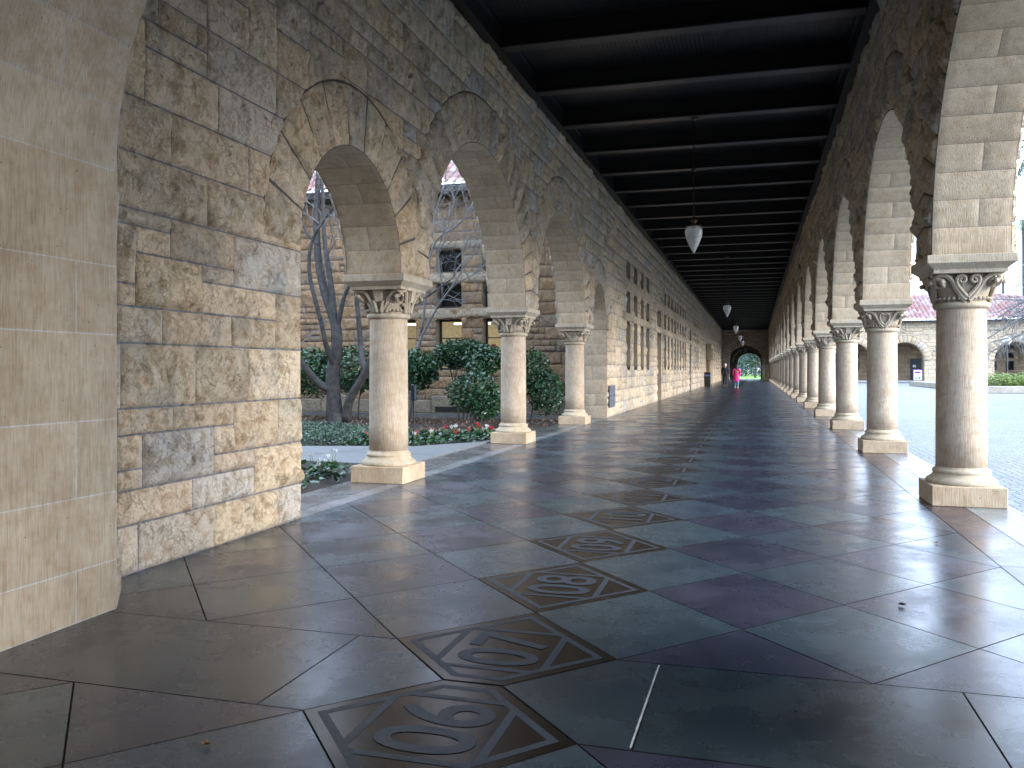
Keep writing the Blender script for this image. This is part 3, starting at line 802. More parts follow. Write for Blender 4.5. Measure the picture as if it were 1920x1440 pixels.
# --- numbered plaques
def text_mesh(txt):
    cu = bpy.data.curves.new('t', 'FONT'); cu.body = txt; cu.size = 1; cu.align_x = 'CENTER'; cu.offset = .012; cu.resolution_u = 5
    o = bpy.data.objects.new('t', cu); COL.objects.link(o)
    bpy.context.view_layer.update()
    me = bpy.data.meshes.new_from_object(o.evaluated_get(bpy.context.evaluated_depsgraph_get()))
    v = [tuple(p.co) for p in me.vertices]; f = [tuple(p.vertices) for p in me.polygons]
    bpy.data.objects.remove(o); bpy.data.curves.remove(cu); bpy.data.meshes.remove(me)
    return v, f
def ringpoly(m, A, B, z):
    n = len(A); v = [(x, y, z) for x, y in A] + [(x, y, z) for x, y in B]
    m.add(v, [(i, (i + 1) % n, n + (i + 1) % n, n + i) for i in range(n)])
def plaque(yc, poly, txt, label, group=None, detail=True):
    r = empty('floor_plaque', (PX, yc, 0), 0, label, 'plaque', group)
    P = inset(poly, .003); m = MB(); m.prism(P, -.002, .0005); m.build('plate', M['plaque'], r)
    A = inset(poly, .036); B = inset(poly, .062); m = MB(); ringpoly(m, A, B, .0012)
    w = .013
    B2 = inset(poly, .050)
    def span(x=None, y=None):   # extent of B2 along a vertical/horizontal line
        hits = []
        for i in range(len(B2)):
            p, q = B2[i], B2[(i + 1) % len(B2)]; k = 0 if x is not None else 1; t = x if x is not None else y
            if (p[k] - t) * (q[k] - t) < 0: s = (t - p[k]) / (q[k] - p[k]); hits.append(p[1 - k] + s * (q[1 - k] - p[1 - k]))
        return min(hits), max(hits)
    for dx in (-.19, .19):
        lo, hi = span(x=PX + dx); m.add([(PX + dx - w, lo, .0013), (PX + dx + w, lo, .0013), (PX + dx + w, hi, .0013), (PX + dx - w, hi, .0013)], [(0, 1, 2, 3)])
    ys_ = [yc + .205, yc - .205]
    for yy in ys_:
        try: lo, hi = span(y=yy)
        except ValueError: continue
        m.add([(lo, yy - w, .0016), (hi, yy - w, .0016), (hi, yy + w, .0016), (lo, yy + w, .0016)], [(0, 1, 2, 3)])
    m.build('border_lines', M['inlay'], r)
    if txt:
        v, f = text_mesh(txt)
        v = np.array(v); v[:, 1] -= .36; hx = .40; hy = .35
        Vn = np.stack([PX - v[:, 1] * hx, yc + v[:, 0] * hy, np.full(len(v), .0021)], 1)
        mk('numerals', Vn, f, M['inlay'], r)
plaque(Y0, h7, '07', 'bronze floor plaque numbered 07, second from the camera')
plaque(YB, h6, '06', 'bronze floor plaque numbered 06, nearest the camera')
for yc, k in plq:
    if k <= 0: 
        continue
    n = 7 + k
    poly = [(PX - HX, yc), (PX, yc + HY), (PX + HX, yc), (PX, yc - HY)]
    if yc + HY > 82: continue
    if n <= 16: plaque(yc, poly, '%02d' % n, f'bronze floor plaque numbered {n:02d} in the row down the walkway', 'numbered plaques down the walkway')
    elif n <= 60: plaque(yc, poly, '%02d' % n, 'thin dark plaque far down the row on the walkway floor', 'far plaques down the walkway')
    else: plaque(yc, poly, None, 'thin dark plaque far down the row on the walkway floor', 'far plaques down the walkway')

# litter on the floor
def litter(x, y, s, mat, label, rz):
    n = 9; pts = []
    v = []; 
    for i in range(n):
        a = 2 * math.pi * i / n; r = s * (1 if i % 2 else .6); v.append((r * math.cos(a + rz) * 1.6, r * math.sin(a + rz), .004 + .012 * random.random()))
    v.append((0, 0, .004)); f = [(i, (i + 1) % n, n) for i in range(n)]
    o = mk('fallen_leaf', np.array(v) + np.array((x, y, 0)), f, mat, loc=(x, y, 0)); tag(o, label, 'leaf')
litter(.60, 3.90, .014, M['red_litter'], 'small dark curled leaf on the right-hand floor tiles', .4)
litter(-1.40, 1.94, .012, M['litter'], 'tiny tan leaf on the dark floor at bottom left', 1.0)
litter(1.0, 5.35, .012, M['litter'], 'tiny tan leaf near the first courtyard column', .2)
litter(-2.25, 10.9, .02, M['litter'], 'tan leaf on the floor near the middle garden column', .2)

# ------------------------------------------------------------------ lamps
def pend_lamp():
    r = empty('pendant_lamp', (0, 0, 0)); zb = 2.70
    m = MB(); m.lathe([(.002, 0), (.012, .012), (.045, .075), (.088, .165), (.118, .245), (.128, .305), (.122, .350), (.100, .385), (.070, .400)], 28)
    g = m.build('glass_globe', M['lamp'], r, smooth=True)
    m = MB(); m.lathe([(.070, .395), (.105, .392), (.108, .402), (.060, .412), (.030, .425), (.026, .450), (.045, .468), (.050, .485), (.030, .505), (.016, .530), (.012, .54)], 20); m.build('gallery', M['bronze'], r, smooth=True)
    m = MB(); m.lathe([(.009, .53), (.009, 1.985)], 8); m.lathe([(.01, 1.20), (.034, 1.212), (.040, 1.225), (.034, 1.238), (.01, 1.25)], 14)
    m.lathe([(.06, 1.987), (.055, 1.97), (.02, 1.955), (.008, 1.95)], 14); m.build('rod', M['bronze'], r)
    return r
lp = pend_lamp()
for i, (y, z) in enumerate(((12.7, 2.705), (28.5, 2.705), (42, 2.705), (54, 2.705), (64.4, 2.705), (86, 2.705), (92.5, 2.705))):
    if i == 0: r = lp
    else:
        r = lp.copy(); COL.objects.link(r)
        for ch in [q for q in lp.children]: d = ch.copy(); COL.objects.link(d); d.parent = r
    r.location = (-.86 * U, y * U, z * U)
    tag(r, ['nearest and largest teardrop glass lamp hanging from a rod', 'second teardrop glass lamp hanging from the ceiling', 'third teardrop lamp down the row', 'fourth teardrop lamp down the row', 'fifth teardrop lamp, the last bright one before the end arch', 'dim sixth lamp seen against the end arch', 'dim farthest lamp hanging inside the end passage'][i], 'lamp', 'pendant lamps along the ceiling')

# ------------------------------------------------------------------ small things on the left wall
r = empty('vent_panel', (LX + .03, 17.78, .21), 0, 'blue-grey steel panel on the wall foot beside the fourth arch', 'panel')
m = MB(); m.bbox(LX + .03, LX + .05, 17.42, 18.15, .21, .67, .004); m.build('plate', M['steel'], r)
m = MB(); m.box(LX + .05, LX + .06, 17.55, 17.58, .44, .47); m.box(LX + .05, LX + .06, 17.98, 18.01, .44, .47); m.build('screw', M['black'], r)
r = empty('litter_bin', (-2.72, 52.3, 0), 0, 'slim black litter bin with a blue band against the windowed wall', 'bin')
m = MB(); m.bbox(-2.9, -2.54, 52.0, 52.5, 0, .78, .02); m.build('body', M['black'], r)
m = MB(); m.bbox(-2.905, -2.535, 51.99, 52.51, .60, .70, .01); m.build('band', mat_simple('blue_band', (.10, .14, .45), .4), r)
m = MB(); m.bbox(-2.92, -2.52, 51.97, 52.53, .781, .84, .02); m.build('lid', M['black'], r)
# portal by the far door
r = empty('stone_portal', (LX, 55.2, 0), 0, 'carved stone doorway with engaged columns past the litter bin', 'doorway')
for yy in (53.9, 56.5):
    m = MB(); m.bbox(LX + .04, LX + .42, yy - .2, yy + .2, 0, .14, .01, (.42, .34, .24)); m.lathe([(.16, .141), (.15, .2), (.13, .22), (.125, 1.35), (.14, 1.37), (.13, 1.40), (.19, 1.6)], 20, LX + .23, yy, (.42, .34, .24)); m.bbox(LX + .02, LX + .44, yy - .22, yy + .22, 1.601, 1.72, .01, (.40, .34, .26)); m.build('engaged_column', M['tool'], r)
m = MB(); m.bbox(LX + .04, LX + .36, 53.6, 56.8, 2.35, 2.6, .02, (.38, .32, .22)); m.box(LX + .05, LX + .33, 53.7, 54.1, 1.721, 2.349, (.38, .32, .22)); m.box(LX + .05, LX + .33, 56.3, 56.7, 1.721, 2.349, (.38, .32, .22)); m.build('entablature', M['tool'], r)

# ------------------------------------------------------------------ tile roof generator
def tile_roof(parent, x0, x1, y0, z0, y1, z1, tw, tl, flipdir=1, colf=None, hipr=0, name='tiled_roof', sub=6):
    """barrel tiles: eave (y0,z0) to ridge (y1,z1), columns across x"""
    nx = int((x1 - x0) / tw); L = math.hypot(y1 - y0, z1 - z0); ny = int(L / tl)
    xs = np.linspace(0, nx, nx * sub + 1); X = x0 + xs * tw
    base = np.abs(np.sin(xs * math.pi)) ** .7 * tw * .42
    ny_, nz_ = -(z1 - z0) / L, (y1 - y0) / L
    dy, dz = (y1 - y0) / L, (z1 - z0) / L
    rows = []; 
    for j in range(ny):
        for t, lift in ((0, tl * .10), (1, 0)):
            s = (j + t) * tl
            XX = X.copy()
            if hipr: XX = np.minimum(XX, x1 - hipr * (s / L) * (x1 - x0))
            h = base + lift
            rows.append(np.stack([XX, y0 + dy * s + ny_ * h * (1 if nz_ > 0 else -1), z0 + dz * s + abs(nz_) * h], 1))
    V = np.vstack(rows); n = len(X); R_ = len(rows)
    idx = np.arange(R_ * n).reshape(R_, n)
    F = np.stack([idx[:-1, :-1], idx[:-1, 1:], idx[1:, 1:], idx[1:, :-1]], -1).reshape(-1, 4)
    rowi = np.repeat(np.arange(R_ - 1) // 2, n - 1); coli = np.tile(np.arange(n - 1) // sub, R_ - 1)
    rr = _h(rowi, coli, 3); rr2 = _h(rowi, coli, 4)
    pal = np.array([(.36, .22, .21), (.30, .14, .13), (.40, .32, .32), (.33, .20, .20)])
    C = pal[(rr * 3.99).astype(int)] * (.85 + .3 * rr2[:, None])
    return mk(name, V, F, M['tile'], parent, col=C)

# ------------------------------------------------------------------ garden building (transverse facade)
FY = 18.4
gb = empty('garden_building', (-8, FY, 0), 0, 'sandstone building with mullioned windows and a tiled roof behind the garden', 'building')
gw = [(-8.22 + 1.13 * i, -7.60 + 1.13 * i) for i in range(3)]
gops = [rect(a, b_, *t) for a, b_ in gw for t in ((.99, 2.165), (2.42, 2.98), (3.24, 3.78))]
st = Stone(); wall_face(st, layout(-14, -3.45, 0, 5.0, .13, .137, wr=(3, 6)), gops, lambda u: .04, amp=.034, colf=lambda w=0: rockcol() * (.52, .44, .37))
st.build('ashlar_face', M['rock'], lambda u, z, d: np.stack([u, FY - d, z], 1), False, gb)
for z0, z1 in ((2.18, 2.40), (2.99, 3.22), (3.80, 3.96)):
    s = Stone(); u = -8.5
    while u < -4.9:
        s.patch(u, u + .95, z0, z1, .04, (.36, .30, .22), MORT, amp=.03, gap=.004); u += .95
    s.build('lintel', M['rock'], lambda u, z, d: np.stack([u, FY - .03 - d, z], 1), False, gb)
m = MB()
for o in gops:
    for x in (o['u0'], o['u1']): m.add([(x, FY, o['z0']), (x, FY + .3, o['z0']), (x, FY + .3, o['z1']), (x, FY, o['z1'])], [(0, 1, 2, 3)], (.36, .31, .24))
    for z in (o['z0'], o['z1']): m.add([(o['u0'], FY, z), (o['u0'], FY + .3, z), (o['u1'], FY + .3, z), (o['u1'], FY, z)], [(0, 1, 2, 3)], (.36, .31, .24))
m.build('window_reveal', M['tool'], gb)
for i, (a, b_) in enumerate(gw):
    for j, (z0, z1) in enumerate(((.99, 2.165), (2.42, 2.98), (3.24, 3.78))):
        f = MB(); t = .05
        f.box(a, a + t, FY + .22, FY + .27, z0, z1); f.box(b_ - t, b_, FY + .22, FY + .27, z0, z1); f.box(a + t, b_ - t, FY + .222, FY + .268, z0, z0 + t); f.box(a + t, b_ - t, FY + .222, FY + .268, z1 - t, z1)
        if j == 0: f.box(a + t, b_ - t, FY + .225, FY + .26, 1.72, 1.745)
        w = f.build('window', M['frame'], gb)
        if j > 0:
            p = MB(); p.box(a + t, b_ - t, FY + .24, FY + .245, z0 + t, z1 - t); p.build('pane', M['pane'], w)
# lit room behind the lower windows
m = MB(); v = [(-9.4, FY + .31, .5), (-3.9, FY + .31, .5), (-3.9, FY + 4, .5), (-9.4, FY + 4, .5), (-9.4, FY + .31, 2.3), (-3.9, FY + .31, 2.3), (-3.9, FY + 4, 2.3), (-9.4, FY + 4, 2.3)]
m.add(v, [(0, 1, 2, 3), (4, 7, 6, 5), (2, 6, 7, 3), (0, 3, 7, 4), (1, 5, 6, 2)]); m.build('lit_room', M['cream'], gb)
m = MB()
for yy in (FY + 1.4, FY + 2.9):
    for xx in (-8.6, -7.2, -5.8, -4.6): m.box(xx - .5, xx + .5, yy, yy + .06, 2.2, 2.24)
m.build('ceiling_light', M['tube'], gb)
m = MB(); m.box(-7.0, -6.86, FY + 3.98, FY + 3.99, 1.62, 1.70); m.build('wall_sign', M['red'], gb)
m = MB(); m.box(-9.0, -8.7, FY + 3.95, FY + 3.99, .5, 1.8); m.build('inner_door', mat_simple('brown_door', (.22, .08, .03), .5), gb)
# dark upper rooms behind panes are closed by the panes; solid sides and eave
m = MB(); m.box(-14.4, -3.4, FY - .55, FY + 7, 5.0, 5.08); m.box(-14.4, -3.4, FY - .62, FY - .55, 4.98, 5.14); m.build('eave', M['wood'], gb)
tile_roof(gb, -14.4, -3.3, FY - .72, 5.10, FY + 4.8, 8.4, .20, .34)
m = MB(); m.box(-14, -3.45, FY + 4.2, FY + 4.3, 0, 5); m.build('rear_wall', M['rock'], gb)
m = MB(); 
for k in range(12):
    x = -12 + k * .7; m.bbox(x, x + .69, FY - .30, FY - .03, .0, .30 + .1 * (k % 2), .02, (.25, .22, .17))
m.build('plinth_course', M['rock'], gb)
m = MB(); m.box(-7.0, -5.9, FY - .31, FY - .305, .04, .16); m.build('cellar_vent', M['black'], gb)

wg = empty('sky_blocking_wing', (-14, 4, 0), 0, 'unseen sandstone wings added to keep sky light off the garden', 'building')  # out-of-view walls, added to occlude sky and dim the garden side
plainwall(wg, lambda u, z, d: np.stack([-14.2 + d, u, z], 1), -6, FY, 0, 6.8, False, 'wall', .02, .3)
plainwall(wg, lambda u, z, d: np.stack([u, -2.2 + d, z], 1), -14.2, -4.0, 0, 6.8, True, 'wall', .02, .3)
m = MB(); m.box(-18, -14.0, -6, FY, 6.81, 7.0); m.box(-14.2, -4.0, -6, -2.1, 6.81, 7.0); m.build('eave', M['wood'], wg)  # flat tops of the added sky-blocking wings
# ------------------------------------------------------------------ ground sheets
def sheet(name, poly, z, mat, kind='structure'):
    return tag(mk(name, [(x, y, z) for x, y in poly], [tuple(range(len(poly)))], mat), kind=kind)
sheet('ground', [(-900, -300), (900, -300), (900, 1500), (-900, 1500)], -.30, mat_simple('distant_ground', (.14, .16, .10), .9))
sheet('courtyard', [(1.77, -30), (140, -30), (140, 79.9), (1.77, 79.9)], -.05, M['paver'])
m = MB(); m.box(1.776, 1.80, -10, 82, -.2, -.002); tag(m.build('kerb', M['granite']), kind='structure')
sheet('courtyard_path', [(6, 76.3), (60, 76.3), (60, 79.5), (6, 79.5)], -.02, M['granite'])
sheet('lawn', [(-60, 100), (60, 100), (60, 190), (-60, 190)], -.06, M['grass'])
sheet('far_path', [(-60, 96), (60, 96), (60, 100), (-60, 100)], -.05, M['path'])
# garden soil with gentle relief
gx = np.linspace(-16, -3.5, 90); gy = np.linspace(-2, FY, 120); GX, GY = np.meshgrid(gx, gy, indexing='ij')
GZ = -.03 + .05 * (fbm(GX * 2, GY * 2, 3, 4) - .5); idx = np.arange(GX.size).reshape(GX.shape)
F = np.stack([idx[:-1, :-1], idx[1:, :-1], idx[1:, 1:], idx[:-1, 1:]], -1).reshape(-1, 4)
tag(mk('garden_soil', np.stack([GX.ravel(), GY.ravel(), GZ.ravel()], 1), F, M['soil'], smooth=True), kind='structure')
# garden path: slabs leaving the arcade
pth = MB()
path_poly = [(-3.5, 7.0), (-3.85, 8.15), (-4.75, 8.25), (-16, 7.9), (-16, 9.2), (-5.7, 9.8), (-4.2, 10.2), (-3.65, 11.0), (-3.5, 11.6)]
pth.prism(path_poly, -.05, .012); tag(pth.build('garden_path', M['concrete']), kind='structure')
jm = MB()
for (a, b_) in (((-5.2, 8.2), (-4.4, 10.1)), ((-6.8, 8.1), (-6.6, 9.7)), ((-8.4, 8.0), (-8.2, 9.6)), ((-3.55, 9.2), (-4.9, 9.25)), ((-4.9, 9.0), (-16, 8.7))):
    dx, dy = b_[0] - a[0], b_[1] - a[1]; L = math.hypot(dx, dy); nx, ny = -dy / L * .006, dx / L * .006
    jm.add([(a[0] - nx, a[1] - ny, .0135), (a[0] + nx, a[1] + ny, .0135), (b_[0] + nx, b_[1] + ny, .0135), (b_[0] - nx, b_[1] - ny, .0135)], [(0, 1, 2, 3)])
tag(jm.build('path_joints', M['grout']), kind='structure')
m = MB(); m.box(-16, -3.55, 16.9, 17.05, -.05, .06); tag(m.build('garden_kerb', M['concrete']), kind='structure')

# ------------------------------------------------------------------ leaves
def leaves(name, centers, size, mat, parent=None, up=.4, aspect=.5, normals=None, fold=True, loc=None, world=True):
    n = len(centers); d = RNG.normal(size=(n, 3)); d[:, 2] *= .6; d /= np.linalg.norm(d, axis=1)[:, None]
    nn = RNG.normal(size=(n, 3)) * .7 + np.array([0, 0, up])
    if normals is not None: nn = nn + normals * 1.1
    nn -= d * (nn * d).sum(1)[:, None]; nn /= np.linalg.norm(nn, axis=1)[:, None] + 1e-9
    w = np.cross(nn, d); sz = size * RNG.uniform(.65, 1.3, (n, 1))
    a = centers - d * sz; b = centers + w * sz * aspect - nn * sz * .12; c = centers + d * sz - nn * sz * .2; e = centers - w * sz * aspect - nn * sz * .12
    V = np.stack([a, b, c, e], 1).reshape(-1, 3); F = np.arange(4 * n).reshape(n, 4)
    F = np.concatenate([F[:, [0, 1, 2]], F[:, [0, 2, 3]]], 0)
    cc = RNG.random((n, 1)) ** 1.3; cc = np.repeat(cc, 3, 1); cc = np.vstack([cc, cc])
    return mk(name, V, F, mat, parent, col=cc, loc=loc, world=world)
def blob_pts(blobs, n, shell=.45, seed=0):
    """points in a union of ellipsoids, biased to the surface, with clumps"""
    out = []; nr = []
    vol = np.array([b[3] * b[4] * b[5] for b in blobs]) ** .7; vol /= vol.sum()
    for bl, w in zip(blobs, vol):
        k = int(n * w); d = RNG.normal(size=(k, 3)); d /= np.linalg.norm(d, axis=1)[:, None]
        r = 1 - shell * RNG.random(k) ** 1.6
        lump = 1 + .22 * (fbm(d[:, 0] * 3 + 10 + seed, d[:, 1] * 3 + d[:, 2] * 3 + 10, int(bl[0] * 100) & 255, 3) - .5) * 2
        p = d * (r * lump)[:, None] * np.array(bl[3:6]) + np.array(bl[:3]); out.append(p); nr.append(d)
    return np.vstack(out), np.vstack(nr)
def shrub(x, y, blobs, n, size, label, stems, mat='leaf', group='clipped shrubs in the garden bed'):
    r = empty('garden_shrub', (x, y, 0), 0, label, 'shrub', group)
    p, nr = blob_pts([(x + a, y + b_, c, d, e, f) for a, b_, c, d, e, f in blobs], n)
    leaves('foliage', p, size, M[mat], r, normals=nr)
    for (dx, dy, tx, ty, tz) in stems:
        m = MB()
        m.tube([(x + dx, y + dy, -.05), (x + dx * .6 + tx * .4 + random.uniform(-.03, .03), y + dy * .6 + ty * .4, tz * .45), (x + tx, y + ty, tz)], [.018, .014, .008], 6)
        for q in range(3):
            a = random.uniform(0, 6.28); m.tube([(x + dx * .5 + tx * .5, y + dy * .5 + ty * .5, tz * .6), (x + tx + .2 * math.cos(a), y + ty + .2 * math.sin(a), tz + .12)], [.008, .004], 5)
        m.build('stem', M['bark'], r)
shrub(-7.9, 15.6, [(0, 0, 1.0, .75, .5, .5), (-.9, .1, .95, .6, .5, .5), (-1.6, 0, 1.0, .6, .5, .52)], 8000, .042, 'dark glossy shrub mass behind the bare tree', [(-.5, 0, -.5, 0, .8), (.2, 0, .3, 0, .8), (-1.3, 0, -1.4, 0, .8)])
shrub(-6.55, 15.4, [(0, 0, .98, .58, .42, .42), (.35, 0, 1.02, .34, .3, .30)], 5200, .04, 'dark rounded shrub just right of the near garden column', [(-.1, 0, -.2, 0, .75), (.15, 0, .2, 0, .75), (0, .1, .3, 0, .8)])
shrub(-5.55, 15.9, [(0, 0, 1.32, .60, .42, .30), (-.2, 0, 1.30, .4, .35, .27)], 4600, .038, 'umbrella-clipped shrub on thin stems below the lit windows', [(-.08, 0, -.3, 0, 1.12), (.05, 0, .3, 0, 1.12), (-.02, .05, .0, .1, 1.15)])
shrub(-4.95, 15.2, [(0, 0, 1.12, .35, .35, .28), (.2, 0, 1.25, .3, .3, .22)], 2600, .038, 'small dark shrub crown left of the middle garden column', [(0, 0, 0, 0, 1.0)])
shrub(-4.75, 14.3, [(-.05, 0, .62, .48, .4, .36), (.1, .1, .40, .35, .35, .3)], 3600, .036, 'lighter green low bush in front of the middle garden column', [(0, 0, -.1, 0, .4), (.05, 0, .15, 0, .4)])
shrub(-4.35, 16.6, [(0, 0, .95, .42, .42, .5), (.35, -.1, .55, .38, .4, .45)], 4200, .036, 'dark conical shrub against the wall right of the middle garden column', [(0, 0, 0, 0, .5)])

# ground cover and flowers
def inpoly(px, py, poly):
    c = np.zeros(px.shape, bool); n = len(poly)
    for i in range(n):
        x1, y1 = poly[i]; x2, y2 = poly[(i + 1) % n]
        cond = ((y1 > py) != (y2 > py)) & (px < (x2 - x1) * (py - y1) / (y2 - y1 + 1e-12) + x1); c ^= cond
    return c
def scatter(poly, n, z0, z1):
    xs = [p[0] for p in poly]; ys_ = [p[1] for p in poly]
    x = RNG.uniform(min(xs), max(xs), n * 3); y = RNG.uniform(min(ys_), max(ys_), n * 3); k = inpoly(x, y, poly); x, y = x[k][:n], y[k][:n]
    z = z0 + (z1 - z0) * RNG.random(len(x)) * (.4 + .9 * fbm(x * 2.5, y * 2.5, 5, 3))
    return np.stack([x, y, z], 1)
cp = [(-11, 9.75), (-5.7, 9.95), (-4.9, 10.6), (-5.2, 12.0), (-6.4, 12.9), (-11, 12.8)]
tag(leaves('ground_cover', scatter(cp, 26000, -.02, .16), .028, M['cover'], None, up=.8, aspect=.35), 'low blue-green ground cover in front of the bare tree', 'ground cover', kind='stuff')
tag(leaves('leaf_litter', scatter([(-12, 12.8), (-3.6, 11.6), (-3.6, 16.8), (-12, 16.8)], 2600, -.02, .03), .03, mat_leaf('brown_litter', (.10, .06, .035), (.26, .18, .11), .8), None, up=2), 'dry leaves strewn on the garden soil', 'leaf litter', kind='stuff')
def flower_plant(petal):
    r = empty('cyclamen', (0, 0, 0))
    pts = np.stack([RNG.normal(0, .05, 26), RNG.normal(0, .05, 26), RNG.uniform(.01, .07, 26)], 1)
    leaves('foliage', pts, .032, M['leaf'], r, up=1.2, aspect=.8, world=False)
    m = MB(); s = MB()
    for k in range(4):
        a = random.uniform(0, 6.28); x, y, z = .04 * math.cos(a), .04 * math.sin(a), random.uniform(.10, .15)
        s.tube([(0, 0, 0), (x, y, z)], .003, 4)
        for q in range(5):
            b_ = q * 1.257 + a; m.add([(x, y, z), (x + .016 * math.cos(b_ - .4), y + .016 * math.sin(b_ - .4), z + .022), (x + .022 * math.cos(b_), y + .022 * math.sin(b_), z + .045), (x + .016 * math.cos(b_ + .4), y + .016 * math.sin(b_ + .4), z + .022)], [(0, 1, 2, 3)])
    m.build('petals', M[petal], r); s.build('stem', M['leaf2'], r); return r
def spread(root, spots, label, group):
    for i, (x, y) in enumerate(spots):
        r = root
        if i:
            r = root.copy(); COL.objects.link(r)
            for ch in [q for q in root.children]: d = ch.copy(); COL.objects.link(d); d.parent = r
        r.location = (x * U, y * U, 0); r.rotation_euler.z = random.uniform(0, 6); s = random.uniform(.75, 1.1); r.scale = (s, s, s)
        tag(r, label, 'flower', group)
wa = flower_plant('white'); wb = flower_plant('crimson'); wc = flower_plant('white')
bed = scatter([(-5.2, 10.1), (-4.45, 10.35), (-3.75, 11.3), (-3.7, 12.6), (-4.6, 12.2), (-5.3, 11.0)], 20, 0, 0)
spread(wa, [(p[0], p[1]) for p in bed[:10]], 'white cyclamen in the flower bed between the two nearer garden columns', 'white flowers past the path')
spread(wb, [(p[0], p[1]) for p in bed[10:]], 'red cyclamen in the flower bed between the two nearer garden columns', 'red flowers past the path')
bed2 = scatter([(-3.6, 6.0), (-3.6, 7.3), (-4.0, 7.9), (-5.6, 7.9), (-5.6, 6.4)], 18, 0, 0)
spread(wc, [(p[0], p[1]) for p in bed2], 'white cyclamen in the dark bed behind the rock-faced pier', 'white flowers before the path')
tag(leaves('bed_foliage', np.vstack([scatter([(-5.3, 10.1), (-4.45, 10.35), (-3.75, 11.3), (-3.7, 12.9), (-5.3, 12.4)], 1900, -.01, .08), scatter([(-3.6, 5.6), (-3.6, 7.3), (-4.0, 8.0), (-7, 7.9), (-7, 5.8)], 1300, -.01, .07)]), .034, M['leaf'], None, up=1.1, aspect=.6), 'low dark leaves filling the flower beds', 'bedding plants', kind='stuff')

# garden spot light on stake
r = empty('garden_light', (-4.23, 10.18, 0), 0, 'slim black stake light with a glossy head by the flower bed', 'garden light')
m = MB(); m.lathe([(.008, 0), (.008, .62)], 8, -4.23, 10.18); m.build('stake', M['black'], r)
m = MB(); m.lathe([(.030, .60), (.038, .61), (.038, .80), (.030, .81)], 16, -4.23, 10.18); m.build('head', mat_simple('glossy_dark_glass', (.03, .04, .06), .08, .6), r)

# ------------------------------------------------------------------ trees
thc = math.atan(455 / 1590.); cc_, ss_ = math.cos(thc), math.sin(thc)
def Fp(x, y, Y):      # point of the transverse plane Y that a reference pixel falls on (used to survey limb positions)
    k = (x - 960) / 1590.; a = Y * (ss_ - k * cc_) / (cc_ + k * ss_); Zc = Y * cc_ + a * ss_
    return Vector((-a, Y, 1 - (y - 693) * Zc / 1590.))
def limb(m, pts, r0, r1, n=10, wob=.0):
    P = []
    for i in range(len(pts) - 1):
        for t in (0, .34, .67): P.append(pts[i].lerp(pts[i + 1], t))
    P.append(pts[-1])
    # smooth
    for _ in range(2): P = [P[0]] + [(P[i - 1] + P[i] * 2 + P[i + 1]) / 4 for i in range(1, len(P) - 1)] + [P[-1]]
    R = [r0 + (r1 - r0) * i / (len(P) - 1) for i in range(len(P))]
    m.tube([tuple(p) for p in P], R, n); return P
def twigs(m, p, d, L, r, depth, droop=0., spread_=.6):
    if depth == 0 or L < .03: return
    q = p.copy(); pts = [p.copy()]; dd = d.normalized()
    for k in range(4):
        dd = (dd + Vector((random.gauss(0, .18), random.gauss(0, .18), random.gauss(0, .18) - droop))).normalized(); q = q + dd * L / 4; pts.append(q.copy())
    m.tube([tuple(x) for x in pts], [r, r * .85, r * .75, r * .62, r * .5], 5 if r > .008 else 4, cap=False)
    for k in range(random.choice([2, 3, 3])):
        i = random.choice([2, 3, 4]); nd = (dd + Vector((random.gauss(0, spread_), random.gauss(0, spread_), random.gauss(0, spread_) + .1 - droop))).normalized()
        twigs(m, pts[i], nd, L * random.uniform(.6, .85), r * .58, depth - 1, droop, spread_)
TY = 13.2
tr = empty('bare_tree', (-6.75, TY, 0), 0, 'leafless grey multi-trunk tree behind the near garden column', 'tree')
m = MB(); tw = MB()
LIMBS = [([(632, 812, 0), (628, 770, 0), (625, 735, 0), (622, 700, 0), (632, 655, .05), (632, 610, .1), (612, 560, .2), (597, 500, .25), (592, 420, .3), (598, 310, .4), (604, 200, .5)], .165, .045),
         ([(625, 735, 0), (600, 722, -.1), (575, 695, -.2), (550, 655, -.3), (515, 600, -.4)], .085, .045),
         ([(650, 790, 0), (652, 752, -.05), (676, 716, -.1), (695, 680, -.15), (705, 640, -.2), (722, 600, -.2), (790, 565, -.1), (850, 520, .1)], .10, .010),
         ([(628, 690, 0), (612, 655, -.2), (604, 610, -.25), (590, 560, -.3), (577, 505, -.3), (582, 455, -.3), (600, 420, -.3), (632, 380, -.35), (690, 330, -.4)], .055, .022),
         ([(628, 640, .05), (626, 590, .1), (622, 540, .15), (612, 480, .2), (606, 430, .3), (606, 360, .3), (598, 300, .3)], .075, .03),
         ([(632, 620, .1), (640, 575, .1), (650, 540, .1), (690, 480, .2), (740, 420, .2)], .055, .02),
         ([(684, 700, -.1), (676, 650, .3), (672, 590, .4), (664, 520, .5), (668, 440, .5), (650, 350, .5)], .06, .03),
         ([(597, 460, .25), (575, 440, .2), (560, 400, .2), (540, 330, .2)], .035, .015)]
ends = []
for pts, r0, r1 in LIMBS:
    P = limb(m, [Fp(x, y, TY + dy) for x, y, dy in pts], r0 * .88, r1 * .8); ends.append(P)
m.lathe([(.20, -.1), (.165, .0), (.14, .10), (.125, .25)], 14, Fp(634, 800, TY).x, TY)
m.build('trunk', M['bark'], tr, smooth=True)
for P in ends:
    for _ in range(5):
        i = random.randint(len(P) * 2 // 3, len(P) - 1); d = (P[-1] - P[-3]).normalized() + Vector((random.gauss(0, .5), random.gauss(0, .4), random.gauss(.2, .4)))
        twigs(tw, P[i].copy(), d, random.uniform(.5, .9), .014, 4)
tw.build('twigs', M['twig'], tr)
